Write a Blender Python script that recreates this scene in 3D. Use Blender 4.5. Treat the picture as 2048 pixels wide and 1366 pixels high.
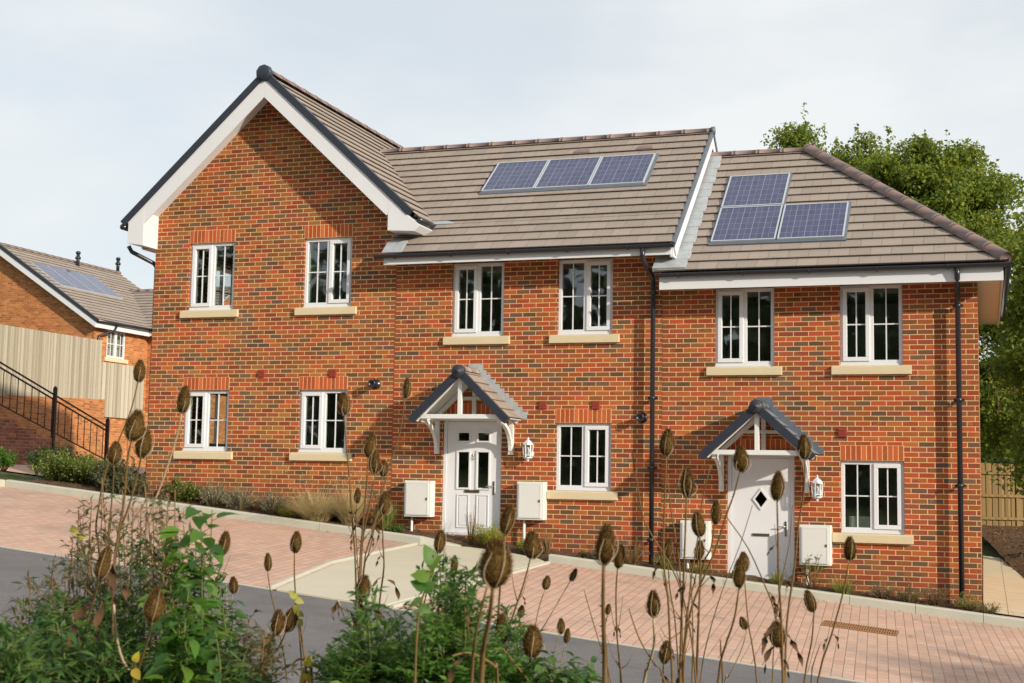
import bpy, math, random
import numpy as np
from mathutils import Vector, Matrix
R_ = math.radians
random.seed(7)
for o in list(bpy.data.objects): bpy.data.objects.remove(o)
SC = bpy.context.scene

# ------------------------------------------------------------------ camera
FPX, PITCH, ROLL, YAW = 2742.0, .0980, .0176, .3314
CAM = Vector((5.0, -20.888, 1.5))
Fw = Vector((-math.sin(YAW)*math.cos(PITCH), math.cos(YAW)*math.cos(PITCH), math.sin(PITCH)))
Rt = Vector((math.cos(YAW), math.sin(YAW), 0)); Up = Rt.cross(Fw)
_c, _s = math.cos(ROLL), math.sin(ROLL)
Rt, Up = Rt*_c+Up*_s, Up*_c-Rt*_s
cd = bpy.data.cameras.new('camera'); co = bpy.data.objects.new('camera', cd)
SC.collection.objects.link(co); SC.camera = co
M = Matrix((Rt, Up, -Fw)).transposed().to_4x4(); M.translation = CAM; co.matrix_world = M
cd.sensor_width = 36; cd.lens = FPX/2048*36; cd.clip_end = 3000; cd.clip_start = .05
cd.dof.use_dof = True; cd.dof.focus_distance = 17; cd.dof.aperture_fstop = 11

def at(u, v, z):                      # a pixel of the photograph at depth z
    return CAM + (Fw + Rt*(u-1024)/FPX - Up*(v-683)/FPX)*z

# ------------------------------------------------------------------ light
SUN = Vector((2.0, -1.0, .82)).normalized()
EL = math.asin(SUN.z); AZ = math.atan2(SUN.x, SUN.y)
w = bpy.data.worlds.new('World'); SC.world = w; w.use_nodes = True
nt = w.node_tree; nt.nodes.clear()
def wn(t, **k):
    n = nt.nodes.new(t)
    for a, b in k.items(): setattr(n, a, b)
    return n
out = wn('ShaderNodeOutputWorld'); bgn = wn('ShaderNodeBackground'); bgc = wn('ShaderNodeBackground'); mixw = wn('ShaderNodeMixShader')
sky = wn('ShaderNodeTexSky', sky_type='NISHITA'); sky.sun_disc = False; sky.sun_elevation = EL; sky.sun_rotation = AZ
bgn.inputs[1].default_value = .12
nt.links.new(sky.outputs[0], bgn.inputs[0])
tc = wn('ShaderNodeTexCoord'); mp = wn('ShaderNodeMapping'); mp.inputs['Scale'].default_value = (1, 1, 2.6)
nz = wn('ShaderNodeTexNoise'); nz.inputs['Scale'].default_value = 2.1; nz.inputs['Detail'].default_value = 5; nz.inputs['Roughness'].default_value = .55
nt.links.new(tc.outputs['Generated'], mp.inputs[0]); nt.links.new(mp.outputs[0], nz.inputs[0])
rp = wn('ShaderNodeValToRGB'); rp.color_ramp.elements[0].position = .40; rp.color_ramp.elements[1].position = .60
rp.color_ramp.elements[0].color = (.74, .74, .74, 1); rp.color_ramp.elements[1].color = (1, 1, 1, 1)
nt.links.new(nz.outputs[0], rp.inputs[0]); nt.links.new(rp.outputs[0], mixw.inputs[0])
nz2 = wn('ShaderNodeTexNoise'); nz2.inputs['Scale'].default_value = 3.4; nz2.inputs['Detail'].default_value = 4
nt.links.new(mp.outputs[0], nz2.inputs[0])
rp2 = wn('ShaderNodeValToRGB'); rp2.color_ramp.elements[0].position = .3; rp2.color_ramp.elements[1].position = .7
rp2.color_ramp.elements[0].color = (.75, .80, .825, 1); rp2.color_ramp.elements[1].color = (.84, .865, .875, 1)
nt.links.new(nz2.outputs[0], rp2.inputs[0]); nt.links.new(rp2.outputs[0], bgc.inputs[0]); bgc.inputs[1].default_value = .93
nt.links.new(bgn.outputs[0], mixw.inputs[1]); nt.links.new(bgc.outputs[0], mixw.inputs[2]); nt.links.new(mixw.outputs[0], out.inputs[0])
sl = bpy.data.lights.new('sun', 'SUN'); sl.energy = 5.0; sl.angle = R_(1.2); sl.color = (1, .88, .71)
so = bpy.data.objects.new('sun', sl); SC.collection.objects.link(so)
so.rotation_euler = (-SUN).to_track_quat('-Z', 'Y').to_euler()
SC.view_settings.view_transform = 'Standard'; SC.view_settings.look = 'None'
SC.view_settings.exposure = 0.2; SC.view_settings.gamma = 1

# ------------------------------------------------------------------ materials
MT = {}
class NT:
    def __init__(s, name, rough=.7, spec=.3):
        m = bpy.data.materials.new(name); m.use_nodes = True; s.m = m; s.t = m.node_tree; s.t.nodes.clear()
        s.out = s.n('ShaderNodeOutputMaterial'); s.p = s.n('ShaderNodeBsdfPrincipled')
        s.p.inputs['Roughness'].default_value = rough; s.p.inputs['Specular IOR Level'].default_value = spec
        s.l(s.p.outputs[0], s.out.inputs[0]); MT[name] = m
    def n(s, t, **k):
        n = s.t.nodes.new(t)
        for a, b in k.items(): setattr(n, a, b)
        return n
    def l(s, a, b): s.t.links.new(a, b)
    def val(s, sock, v):
        if hasattr(v, 'is_linked') or isinstance(v, bpy.types.NodeSocket): s.l(v, sock)
        else: sock.default_value = v
    def math(s, op, a, b=0., c=None):
        n = s.n('ShaderNodeMath', operation=op); s.val(n.inputs[0], a); s.val(n.inputs[1], b)
        if c is not None: s.val(n.inputs[2], c)
        return n.outputs[0]
    def mix(s, f, a, b, mode='MIX'):
        n = s.n('ShaderNodeMixRGB', blend_type=mode); s.val(n.inputs[0], f)
        for i, v in ((1, a), (2, b)):
            s.val(n.inputs[i], v if isinstance(v, bpy.types.NodeSocket) else (*v, 1))
        return n.outputs[0]
    def noise(s, sc, det=3, vec=None, rough=.5):
        n = s.n('ShaderNodeTexNoise'); n.inputs['Scale'].default_value = sc; n.inputs['Detail'].default_value = det
        n.inputs['Roughness'].default_value = rough
        if vec is not None: s.l(vec, n.inputs[0])
        return n.outputs[0]
    def ramp(s, f, els, const=False):
        n = s.n('ShaderNodeValToRGB'); cr = n.color_ramp
        if const: cr.interpolation = 'CONSTANT'
        while len(cr.elements) < len(els): cr.elements.new(.5)
        for e, (p, c) in zip(cr.elements, els):
            e.position = p; e.color = (*c, 1) if len(c) == 3 else c
        s.l(f, n.inputs[0]); return n.outputs[0]
    def obj(s): return s.n('ShaderNodeTexCoord').outputs['Object']
    def col(s, v): s.val(s.p.inputs['Base Color'], v if isinstance(v, bpy.types.NodeSocket) else (*v, 1))
    def bump(s, h, st=.3, d=.01):
        b = s.n('ShaderNodeBump'); b.inputs['Strength'].default_value = st; b.inputs['Distance'].default_value = d
        s.l(h, b.inputs['Height']); s.l(b.outputs[0], s.p.inputs['Normal'])

def g3(x): return (x, x, x)
def simple(name, c, rough=.6, spec=.3, var=.12, sc=6, metal=0, bump=0):
    k = NT(name, rough, spec); o = k.obj(); n = k.noise(sc, 4, o)
    k.col(k.mix(n, tuple(x*(1-var) for x in c), tuple(min(1, x*(1+var)) for x in c)))
    k.p.inputs['Metallic'].default_value = metal
    if bump: k.bump(k.noise(sc*12, 3, o), bump, .004)
    return k.m

def brickmat(name, pal, mortar, bw=.225, bh=.075, jt=.0105, soldier=False, off=.5):
    """bricks in object space; (x+y) runs along a wall, z up; soldier bricks stand on end"""
    k = NT(name, .85, .15); o = k.obj(); sp = k.n('ShaderNodeSeparateXYZ'); k.l(o, sp.inputs[0])
    u = k.math('ADD', sp.outputs[0], sp.outputs[1]); z = sp.outputs[2]
    # slight unevenness of laying
    u = k.math('ADD', u, 600*bw); z = k.math('ADD', z, 600*bh)
    rz = k.math('DIVIDE', z, bh); row = k.math('FLOOR', rz)
    sh = k.math('MULTIPLY', k.math('MODULO', row, 2.), off)
    ru = k.math('ADD', k.math('DIVIDE', u, bw), sh)
    colm = k.math('FLOOR', ru); fu = k.math('FRACT', ru); fz = k.math('FRACT', rz)
    cb = k.n('ShaderNodeCombineXYZ'); k.l(colm, cb.inputs[0]); k.l(row, cb.inputs[1])
    wn_ = k.n('ShaderNodeTexWhiteNoise', noise_dimensions='2D'); k.l(cb.outputs[0], wn_.inputs['Vector'])
    r1 = wn_.outputs['Value']; sc2 = k.n('ShaderNodeSeparateColor'); k.l(wn_.outputs['Color'], sc2.inputs[0])
    n = k.noise(38, 5, o, .7); nb = k.noise(1.3, 4, o)
    # big soft drifts shift the palette a little so the wall is not uniform
    sel = k.math('ADD', r1, k.math('MULTIPLY', k.math('SUBTRACT', nb, .5), .55))
    els = []; p = 0
    for wgt, c in pal: els.append((p, c)); p += wgt
    base = k.ramp(sel, els, True)
    base = k.mix(k.math('MULTIPLY', n, .55), base, k.mix(.75, base, (.16, .09, .06)))
    vv = k.math('ADD', .74, k.math('MULTIPLY', sc2.outputs[1], .46))
    cv = k.n('ShaderNodeCombineXYZ')
    for i in range(3): k.l(vv, cv.inputs[i])
    base = k.mix(1., base, cv.outputs[0], 'MULTIPLY')
    pat = k.math('ADD', .80, k.math('MULTIPLY', k.noise(.9, 4, o, .6), .42)); cp = k.n('ShaderNodeCombineXYZ')
    for i in range(3): k.l(pat, cp.inputs[i])
    base = k.mix(1., base, cp.outputs[0], 'MULTIPLY')
    wob = k.math('MULTIPLY', k.math('SUBTRACT', k.noise(40, 2, o), .5), .006)
    def edge(f, L):
        a = k.math('MULTIPLY', k.math('SUBTRACT', .5, k.math('ABSOLUTE', k.math('SUBTRACT', f, .5))), L)
        return k.math('ADD', a, wob)
    d = k.math('MINIMUM', edge(fu, bw), edge(fz, bh))
    mk = k.n('ShaderNodeMapRange'); mk.inputs[1].default_value = jt*.38; mk.inputs[2].default_value = jt*.68; k.l(d, mk.inputs[0])
    mo = k.mix(k.noise(9, 3, o), tuple(x*.72 for x in mortar), tuple(min(1, x*1.12) for x in mortar))
    fin = k.mix(mk.outputs[0], mo, base)
    if not soldier and bw > .2:           # rain splash and damp along the wall foot, pale salt blooms
        dm = k.n('ShaderNodeMapRange'); dm.inputs[1].default_value = -2.55; dm.inputs[2].default_value = -3.35; k.l(k.math('ADD', sp.outputs[2], k.math('MULTIPLY', k.noise(3, 4, o), .5)), dm.inputs[0])
        fin = k.mix(k.math('MULTIPLY', dm.outputs[0], .38), fin, (.13, .065, .045))
        sb = k.ramp(k.noise(2.2, 6, o, .7), [(.66, (0, 0, 0)), (.80, (.35, .35, .35))]); fin = k.mix(sb, fin, (.50, .42, .36))
    k.col(fin)
    k.bump(k.math('ADD', mk.outputs[0], k.math('MULTIPLY', n, .35)), .55, .008)
    return k.m
RED = (.39, .068, .019); ORG = (.37, .100, .022); BRN = (.235, .082, .025); DRK = (.125, .074, .045); PUR = (.26, .056, .027); TAN = (.30, .125, .028)
MOR = (.72, .49, .25)
brickmat('brick_mixed', [(.19, DRK), (.21, BRN), (.16, PUR), (.19, ORG), (.15, RED), (.10, TAN)], MOR)
brickmat('brick_warm', [(.17, DRK), (.20, BRN), (.19, PUR), (.21, ORG), (.23, RED)], MOR)
brickmat('brick_red', [(.14, DRK), (.18, BRN), (.24, PUR), (.17, ORG), (.27, RED)], MOR)
brickmat('brick_soldier', [(.5, (.50, .10, .028)), (.3, (.44, .12, .035)), (.2, (.54, .13, .035))], (.78, .46, .24), bw=.0755, bh=.225, off=0)
brickmat('brick_far', [(.3, (.46, .17, .06)), (.35, (.50, .20, .07)), (.35, (.40, .14, .05))], (.50, .30, .14))
brickmat('brick_garden', [(.4, (.34, .13, .085)), (.3, (.30, .10, .07)), (.3, (.38, .16, .10))], (.42, .26, .2))

def tilemat(name, c):
    k = NT(name, .8, .2); uv = k.n('ShaderNodeUVMap').outputs[0]; sp = k.n('ShaderNodeSeparateXYZ'); k.l(uv, sp.inputs[0])
    ru = k.math('ADD', k.math('DIVIDE', k.math('ADD', sp.outputs[0], 50.), .30), k.math('MULTIPLY', k.math('MODULO', sp.outputs[1], 2.), .5))
    cb = k.n('ShaderNodeCombineXYZ'); k.l(k.math('FLOOR', ru), cb.inputs[0]); k.l(sp.outputs[1], cb.inputs[1])
    wn_ = k.n('ShaderNodeTexWhiteNoise', noise_dimensions='2D'); k.l(cb.outputs[0], wn_.inputs['Vector'])
    o = k.obj(); n = k.noise(3, 5, o, .65); n2 = k.noise(60, 3, o)
    a = k.mix(wn_.outputs['Value'], tuple(x*.86 for x in c), tuple(x*1.12 for x in c))
    a = k.mix(k.math('MULTIPLY', n, .45), a, tuple(x*.66 for x in c)); a = k.mix(k.math('MULTIPLY', n2, .3), a, tuple(x*1.3 for x in c)); a = k.mix(k.ramp(k.noise(1.1, 6, o, .75), [(.55, (0, 0, 0)), (.72, (.4, .4, .4))]), a, (.20, .19, .14)); a = k.mix(k.ramp(k.noise(9, 3, o, .8), [(.66, (0, 0, 0)), (.70, (.6, .6, .6))]), a, (.14, .115, .10))
    f = k.math('FRACT', ru); e = k.math('LESS_THAN', k.math('ABSOLUTE', k.math('SUBTRACT', f, .5)), .487)
    k.col(k.mix(e, tuple(x*.55 for x in c), a)); k.bump(k.math('ADD', e, k.math('MULTIPLY', n2, .4)), .4, .006)
tilemat('roof_tile', (.285, .24, .21))
tilemat('slate_tile', (.15, .175, .205))
simple('ridge_clay', (.185, .13, .12), .6, .35, .3, 5, bump=.2)
simple('upvc', (.64, .66, .70), .35, .45, .02, 3)
simple('fascia_white', (.62, .64, .68), .4, .4, .04, 2)
simple('soffit_cream', (.66, .62, .52), .6, .2, .05, 2)
simple('black_plastic', (.016, .019, .026), .3, .5, .1, 4)
simple('verge_black', (.022, .028, .042), .45, .4, .2, 6)
simple('lead', (.33, .36, .39), .5, .5, .3, 9, bump=.15)
simple('lead_dark', (.10, .12, .15), .5, .5, .3, 9, bump=.15)
simple('sill_stone', (.56, .48, .32), .8, .15, .07, 9, bump=.1)
simple('vent_red', (.26, .045, .03), .5, .3, .08, 8)
simple('meter_white', (.60, .61, .60), .5, .3, .04, 3)
simple('chrome', (.5, .5, .5), .2, .6, .1, 9, metal=1)
simple('brass_dull', (.30, .24, .16), .3, .6, .1, 9, metal=1)
simple('room_wall', (.85, .86, .80), .9, .1, .1, 2)
simple('room_dark', (.50, .48, .40), .9, .1, .1, 2)
simple('porch_wood', (.62, .64, .64), .5, .3, .04, 4)
simple('iron_black', (.03, .018, .014), .5, .4, .3, 8)
simple('concrete_kerb', (.42, .42, .36), .9, .1, .12, 5, bump=.2)
simple('concrete_path', (.47, .44, .35), .9, .1, .10, 1.6, bump=.2)
simple('cardboard', (.45, .44, .42), .7, .1, .15, 5)
simple('rust', (.30, .155, .075), .8, .2, .5, 60, bump=.2)
simple('stem_brown', (.17, .105, .045), .8, .15, .4, 30)
simple('stem_pale', (.42, .33, .22), .8, .15, .3, 30)
simple('stem_green', (.10, .13, .04), .7, .2, .3, 30)
simple('dry_leaf', (.085, .05, .028), .85, .1, .5, 40)
simple('bark', (.11, .085, .06), .9, .1, .4, 9, bump=.5)
simple('straw', (.46, .36, .18), .8, .1, .3, 9)
simple('far_wood', (.07, .10, .045), .95, .03, .4, .3)

def leafmat(name, c1, c2, c3, trans=.35, rough=.5, sc=1.2):
    k = NT(name, rough, .35); o = k.obj(); gi = k.n('ShaderNodeNewGeometry')
    a = k.ramp(gi.outputs['Random Per Island'], [(0, c1), (.55, c2), (1, c3)])
    a = k.mix(k.math('MULTIPLY', k.noise(sc, 3, o), .6), a, tuple(x*.6 for x in c1))
    k.col(a); tr = k.n('ShaderNodeBsdfTranslucent'); k.l(k.mix(.35, a, tuple(min(1, x*1.7) for x in c3)), tr.inputs[0])
    mx = k.n('ShaderNodeMixShader'); mx.inputs[0].default_value = trans
    k.l(k.p.outputs[0], mx.inputs[1]); k.l(tr.outputs[0], mx.inputs[2]); k.l(mx.outputs[0], k.out.inputs[0])
leafmat('leaf_tree', (.045, .095, .013), (.125, .205, .022), (.38, .40, .05), .46, .55, .5)
leafmat('leaf_weed', (.025, .075, .014), (.055, .145, .026), (.15, .24, .04), .35, .5, 4)
leafmat('leaf_bright', (.035, .115, .014), (.075, .20, .024), (.20, .32, .045), .42, .5, 8)
leafmat('leaf_dull', (.055, .085, .04), (.10, .12, .055), (.20, .17, .08), .3, .6, 6)
leafmat('leaf_yellow', (.38, .34, .03), (.52, .44, .04), (.42, .28, .05), .4, .5, 20)
leafmat('leaf_shrub', (.06, .11, .02), (.14, .19, .035), (.30, .31, .07), .3, .5, 3)
leafmat('leaf_dark', (.018, .045, .014), (.035, .075, .02), (.07, .12, .03), .2, .5, 3)
leafmat('leaf_lavender', (.10, .11, .075), (.19, .19, .13), (.28, .25, .18), .25, .7, 4)
leafmat('leaf_straw', (.46, .36, .17), (.60, .49, .27), (.68, .58, .36), .35, .7, 4)
leafmat('leaf_grass', (.12, .19, .04), (.24, .29, .07), (.42, .38, .12), .35, .55, 4)
leafmat('leaf_mat', (.20, .22, .03), (.34, .36, .05), (.42, .40, .07), .3, .6, 5)
leafmat('leaf_dry', (.10, .055, .03), (.16, .09, .045), (.26, .17, .08), .15, .9, 20)

k = NT('teasel_head', .9, .1)
gi = k.n('ShaderNodeNewGeometry'); o = k.obj()
a = k.ramp(gi.outputs['Random Per Island'], [(0, (.045, .024, .009)), (.6, (.095, .05, .015)), (1, (.24, .15, .05))])
k.col(a)

def glassmat():
    k = NT('window_glass', .03, .5); k.t.nodes.remove(k.p)
    tr = k.n('ShaderNodeBsdfTransparent'); tr.inputs[0].default_value = (.84, .88, .86, 1)
    gl = k.n('ShaderNodeBsdfGlossy'); gl.inputs['Roughness'].default_value = .02; gl.inputs[0].default_value = (.95, .98, 1, 1)
    gi = k.n('ShaderNodeNewGeometry'); dt = k.n('ShaderNodeVectorMath', operation='DOT_PRODUCT'); k.l(gi.outputs['Incoming'], dt.inputs[0]); k.l(gi.outputs['Normal'], dt.inputs[1])
    fr = k.math('ADD', .10, k.math('MULTIPLY', k.math('POWER', k.math('SUBTRACT', 1., k.math('ABSOLUTE', dt.outputs['Value'])), 5.), .94))
    o = k.obj(); bp = k.n('ShaderNodeBump'); bp.inputs['Strength'].default_value = .05; bp.inputs['Distance'].default_value = .02
    k.l(k.noise(2.5, 1, o), bp.inputs['Height']); k.l(bp.outputs[0], gl.inputs['Normal'])
    mx = k.n('ShaderNodeMixShader'); k.l(fr, mx.inputs[0]); k.l(tr.outputs[0], mx.inputs[1]); k.l(gl.outputs[0], mx.inputs[2])
    k.l(mx.outputs[0], k.out.inputs[0])
glassmat()

def panelmat():                        # solar cells: uv in metres of one panel
    k = NT('solar_cells', .12, .6); uv = k.n('ShaderNodeUVMap').outputs[0]; sp = k.n('ShaderNodeSeparateXYZ'); k.l(uv, sp.inputs[0])
    def lines(x, step, wd): 
        f = k.math('FRACT', k.math('DIVIDE', x, step)); return k.math('GREATER_THAN', k.math('ABSOLUTE', k.math('SUBTRACT', f, .5)), .5-wd/step/2)
    a = k.math('MAXIMUM', lines(sp.outputs[0], 1/10, .0035), lines(sp.outputs[1], 1/6, .006))
    a2 = k.math('MULTIPLY', lines(sp.outputs[1], 1/18, .003), .45); a = k.math('MAXIMUM', a, a2)
    wide = lines(k.math('ADD', sp.outputs[0], .0), 1/5, .010); a = k.math('MAXIMUM', a, k.math('MULTIPLY', wide, .8))
    cb = k.n('ShaderNodeCombineXYZ'); k.l(k.math('FLOOR', k.math('MULTIPLY', sp.outputs[0], 10)), cb.inputs[0]); k.l(k.math('FLOOR', k.math('MULTIPLY', sp.outputs[1], 6)), cb.inputs[1])
    wn_ = k.n('ShaderNodeTexWhiteNoise', noise_dimensions='2D'); k.l(cb.outputs[0], wn_.inputs['Vector'])
    base = k.mix(wn_.outputs['Value'], (.028, .034, .085), (.045, .05, .12))
    k.col(k.mix(a, base, (.22, .23, .31)))
panelmat()
simple('panel_alu', (.48, .51, .56), .35, .5, .06, 5, metal=.3)

def pavingmat():                       # block paving laid in courses, slightly turned
    k = NT('block_paving', .9, .12); o = k.obj(); mp = k.n('ShaderNodeMapping'); mp.inputs['Rotation'].default_value = (0, 0, R_(-4)); k.l(o, mp.inputs[0])
    sp = k.n('ShaderNodeSeparateXYZ'); k.l(mp.outputs[0], sp.inputs[0])
    x = k.math('ADD', sp.outputs[0], 100.); y = k.math('ADD', sp.outputs[1], 100.)
    rx = k.math('DIVIDE', x, .115); cx = k.math('FLOOR', rx)
    ry = k.math('ADD', k.math('DIVIDE', y, .215), k.math('MULTIPLY', k.math('MODULO', cx, 2.), .5)); cy = k.math('FLOOR', ry)
    cb = k.n('ShaderNodeCombineXYZ'); k.l(cx, cb.inputs[0]); k.l(cy, cb.inputs[1])
    wn_ = k.n('ShaderNodeTexWhiteNoise', noise_dimensions='2D'); k.l(cb.outputs[0], wn_.inputs['Vector'])
    c = k.ramp(wn_.outputs['Value'], [(0, (.47, .265, .20)), (.35, (.54, .32, .245)), (.7, (.57, .36, .275)), (1, (.45, .30, .26))])
    n = k.noise(1.1, 5, o, .6); n2 = k.noise(45, 3, o)
    c = k.mix(k.math('MULTIPLY', n, .55), c, (.50, .40, .32)); c = k.mix(k.math('MULTIPLY', n2, .3), c, (.30, .22, .18))
    def ed(f, L): return k.math('MULTIPLY', k.math('SUBTRACT', .5, k.math('ABSOLUTE', k.math('SUBTRACT', f, .5))), L)
    d = k.math('MINIMUM', k.math('MULTIPLY', ed(k.math('FRACT', rx), .115), .8), ed(k.math('FRACT', ry), .215))
    d = k.math('ADD', d, k.math('MULTIPLY', k.math('SUBTRACT', k.noise(30, 2, o), .5), .003))
    mk = k.n('ShaderNodeMapRange'); mk.inputs[1].default_value = .0022; mk.inputs[2].default_value = .0055; k.l(d, mk.inputs[0])
    st = k.ramp(k.noise(.55, 7, o, .72), [(.50, (0, 0, 0)), (.68, (.62, .62, .62))]); c = k.mix(st, c, (.25, .185, .155)); st2 = k.ramp(k.noise(2.3, 3, o, .6), [(.68, (0, 0, 0)), (.74, (.45, .45, .45))]); c = k.mix(st2, c, (.22, .17, .14))
    k.col(k.mix(mk.outputs[0], k.mix(k.noise(1.5, 3, o), (.17, .12, .085), (.36, .28, .20)), c)); k.bump(k.math('ADD', mk.outputs[0], k.math('MULTIPLY', n2, .3)), .5, .006)
pavingmat()
def groundmat(name, cs, sc, rough=.95, bump=.4, bd=.01):
    k = NT(name, rough, .15); o = k.obj(); n = k.noise(sc, 8, o, .65); n2 = k.noise(sc*.07, 3, o)
    a = k.ramp(n, [(.3, cs[0]), (.5, cs[1]), (.7, cs[2])]); pt = k.noise(.9, 6, o, .7); a = k.mix(k.ramp(pt, [(.45, (0, 0, 0)), (.62, (.55, .55, .55))]), a, tuple(x*.72 for x in cs[1])); k.col(k.mix(k.math('MULTIPLY', n2, .5), a, cs[0])); k.bump(n, bump, bd)
groundmat('asphalt', [(.105, .102, .106), (.155, .148, .152), (.26, .25, .25)], 70, .9, .5, .006)
groundmat('soil', [(.05, .032, .02), (.12, .075, .045), (.24, .16, .09)], 22, .95, .9, .03)
groundmat('mulch', [(.06, .035, .018), (.17, .09, .045), (.30, .18, .09)], 14, .95, 1, .04)
groundmat('rough_grass', [(.04, .06, .02), (.08, .10, .035), (.16, .15, .06)], 12, .95, .8, .03)
def slabmat():
    k = NT('paving_slab', .9, .12); o = k.obj(); sp = k.n('ShaderNodeSeparateXYZ'); k.l(o, sp.inputs[0])
    def ed(x, L): f = k.math('FRACT', k.math('DIVIDE', k.math('ADD', x, 90.1), L)); return k.math('MULTIPLY', k.math('SUBTRACT', .5, k.math('ABSOLUTE', k.math('SUBTRACT', f, .5))), L)
    d = k.math('MINIMUM', ed(sp.outputs[0], .45), ed(sp.outputs[1], .45)); e = k.math('GREATER_THAN', d, .005)
    k.col(k.mix(e, (.20, .17, .12), k.mix(k.noise(3, 4, o), (.46, .37, .25), (.56, .47, .33))))
slabmat()
def fencemat(name, c, step, axis=0):
    k = NT(name, .9, .1); o = k.obj(); sp = k.n('ShaderNodeSeparateXYZ'); k.l(o, sp.inputs[0])
    cb = k.n('ShaderNodeCombineXYZ'); k.l(k.math('FLOOR', k.math('DIVIDE', sp.outputs[axis], step)), cb.inputs[0])
    wn_ = k.n('ShaderNodeTexWhiteNoise', noise_dimensions='2D'); k.l(cb.outputs[0], wn_.inputs['Vector'])
    mp = k.n('ShaderNodeMapping'); mp.inputs['Scale'].default_value = (9, 9, .7); k.l(o, mp.inputs[0])
    n = k.noise(2.5, 5, mp.outputs[0], .6)
    a = k.mix(wn_.outputs['Value'], (c[0]*.62, c[1]*.58, c[2]*.5), (c[0]*1.15, c[1]*1.18, c[2]*1.2)); k.col(k.mix(k.math('MULTIPLY', n, .75), a, tuple(x*.6 for x in c)))
    k.bump(n, .3, .004)
fencemat('fence_grey', (.46, .42, .34), .1, 0)
fencemat('fence_tan', (.25, .17, .08), .1, 0)

# ------------------------------------------------------------------ mesh builder
class MB:
    def __init__(s): s.v = []; s.f = []; s.mi = []; s.uv = {}; s.sm = []
    def add(s, vs, fs, m=0, sm=False, uvs=None):
        b = len(s.v); s.v += [tuple(x) for x in vs]
        for i, f in enumerate(fs):
            if uvs: s.uv[len(s.f)] = uvs[i]
            s.f.append(tuple(b+j for j in f)); s.mi.append(m); s.sm.append(sm)
    def box(s, x0, x1, y0, y1, z0, z1, m=0, T=None):
        vs = [(x, y, z) for z in (z0, z1) for y in (y0, y1) for x in (x0, x1)]
        if T is not None: vs = [T @ Vector(p) for p in vs]
        s.add(vs, [(0, 2, 3, 1), (4, 5, 7, 6), (0, 1, 5, 4), (2, 6, 7, 3), (0, 4, 6, 2), (1, 3, 7, 5)], m)
    def prism(s, pts, d, m=0):         # planar polygon pushed along vector d
        n = len(pts); d = Vector(d); a = [Vector(p) for p in pts]; b = [p+d for p in a]
        s.add(a+b, [tuple(range(n))[::-1], tuple(range(n, 2*n))]+[(i, (i+1) % n, n+(i+1) % n, n+i) for i in range(n)], m)
    def beam(s, a, b, wx, wz, m=0, up=(0, 0, 1)):   # rectangular bar from a to b
        a = Vector(a); b = Vector(b); d = (b-a).normalized(); r = d.cross(Vector(up)).normalized(); u = r.cross(d)
        p = [r*sx*wx/2+u*sz*wz/2 for sx, sz in ((-1, -1), (1, -1), (1, 1), (-1, 1))]
        s.add([a+q for q in p]+[b+q for q in p], [(3, 2, 1, 0), (4, 5, 6, 7), (0, 1, 5, 4), (1, 2, 6, 5), (2, 3, 7, 6), (3, 0, 4, 7)], m)
    def tube(s, path, rad, n=8, m=0, sm=True, cap=True):
        P = [Vector(p) for p in path]; k = len(P)
        if not hasattr(rad, '__len__'): rad = [rad]*k
        vs = []; ref = Vector((0, 0, 1)) if abs((P[-1]-P[0]).normalized().z) < .9 else Vector((0, 1, 0)); r = None
        for i in range(k):
            t = (P[min(i+1, k-1)]-P[max(i-1, 0)]).normalized()
            if r is None: r = t.cross(ref).normalized()
            else: r = (r-t*r.dot(t)).normalized()
            q = t.cross(r)
            vs += [P[i]+(r*math.cos(2*math.pi*j/n)+q*math.sin(2*math.pi*j/n))*rad[i] for j in range(n)]
        fs = [(i*n+j, i*n+(j+1) % n, (i+1)*n+(j+1) % n, (i+1)*n+j) for i in range(k-1) for j in range(n)]
        if cap: fs += [tuple(range(n))[::-1], tuple(range((k-1)*n, k*n))]
        s.add(vs, fs, m, sm)
    def lathe(s, prof, c, n=12, axis=(0, 0, 1), m=0, sm=True):
        c = Vector(c); a = Vector(axis).normalized(); r = a.cross(Vector((.3, .9, .2))).normalized(); q = a.cross(r); vs = []
        for rr, z in prof: vs += [c+a*z+(r*math.cos(2*math.pi*j/n)+q*math.sin(2*math.pi*j/n))*rr for j in range(n)]
        k = len(prof)
        s.add(vs, [(i*n+j, i*n+(j+1) % n, (i+1)*n+(j+1) % n, (i+1)*n+j) for i in range(k-1) for j in range(n)]+[tuple(range(n))[::-1], tuple(range((k-1)*n, k*n))], m, sm)
    def mesh(s, name, mats):
        me = bpy.data.meshes.new(name); me.from_pydata(s.v, [], s.f)
        for m in mats: me.materials.append(MT[m])
        me.polygons.foreach_set('material_index', s.mi); me.polygons.foreach_set('use_smooth', s.sm)
        if s.uv:
            ul = me.uv_layers.new(name='UVMap')
            for i, uvs in s.uv.items():
                for li, c in zip(me.polygons[i].loop_indices, uvs): ul.data[li].uv = c
        me.update(); return me
    def build(s, name, mats, parent=None, loc=None, bevel=0):
        if isinstance(mats, str): mats = [mats]
        o = bpy.data.objects.new(name, s.mesh(name, mats)); SC.collection.objects.link(o)
        if parent is not None: o.parent = parent
        if loc is not None: o.location = loc
        if bevel:
            b = o.modifiers.new('bevel', 'BEVEL'); b.width = bevel; b.segments = 2; b.limit_method = 'ANGLE'
        return o
def empty(name, loc, parent=None, rz=0):
    o = bpy.data.objects.new(name, None); SC.collection.objects.link(o); o.location = loc; o.rotation_euler.z = rz
    o.empty_display_size = .2
    if parent is not None: o.parent = parent
    return o
def tag(o, label=None, cat=None, group=None, kind=None):
    for kk, vv in (('label', label), ('category', cat), ('group', group), ('kind', kind)):
        if vv: o[kk] = vv
    return o
def struct(o): o['kind'] = 'structure'; return o

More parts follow.
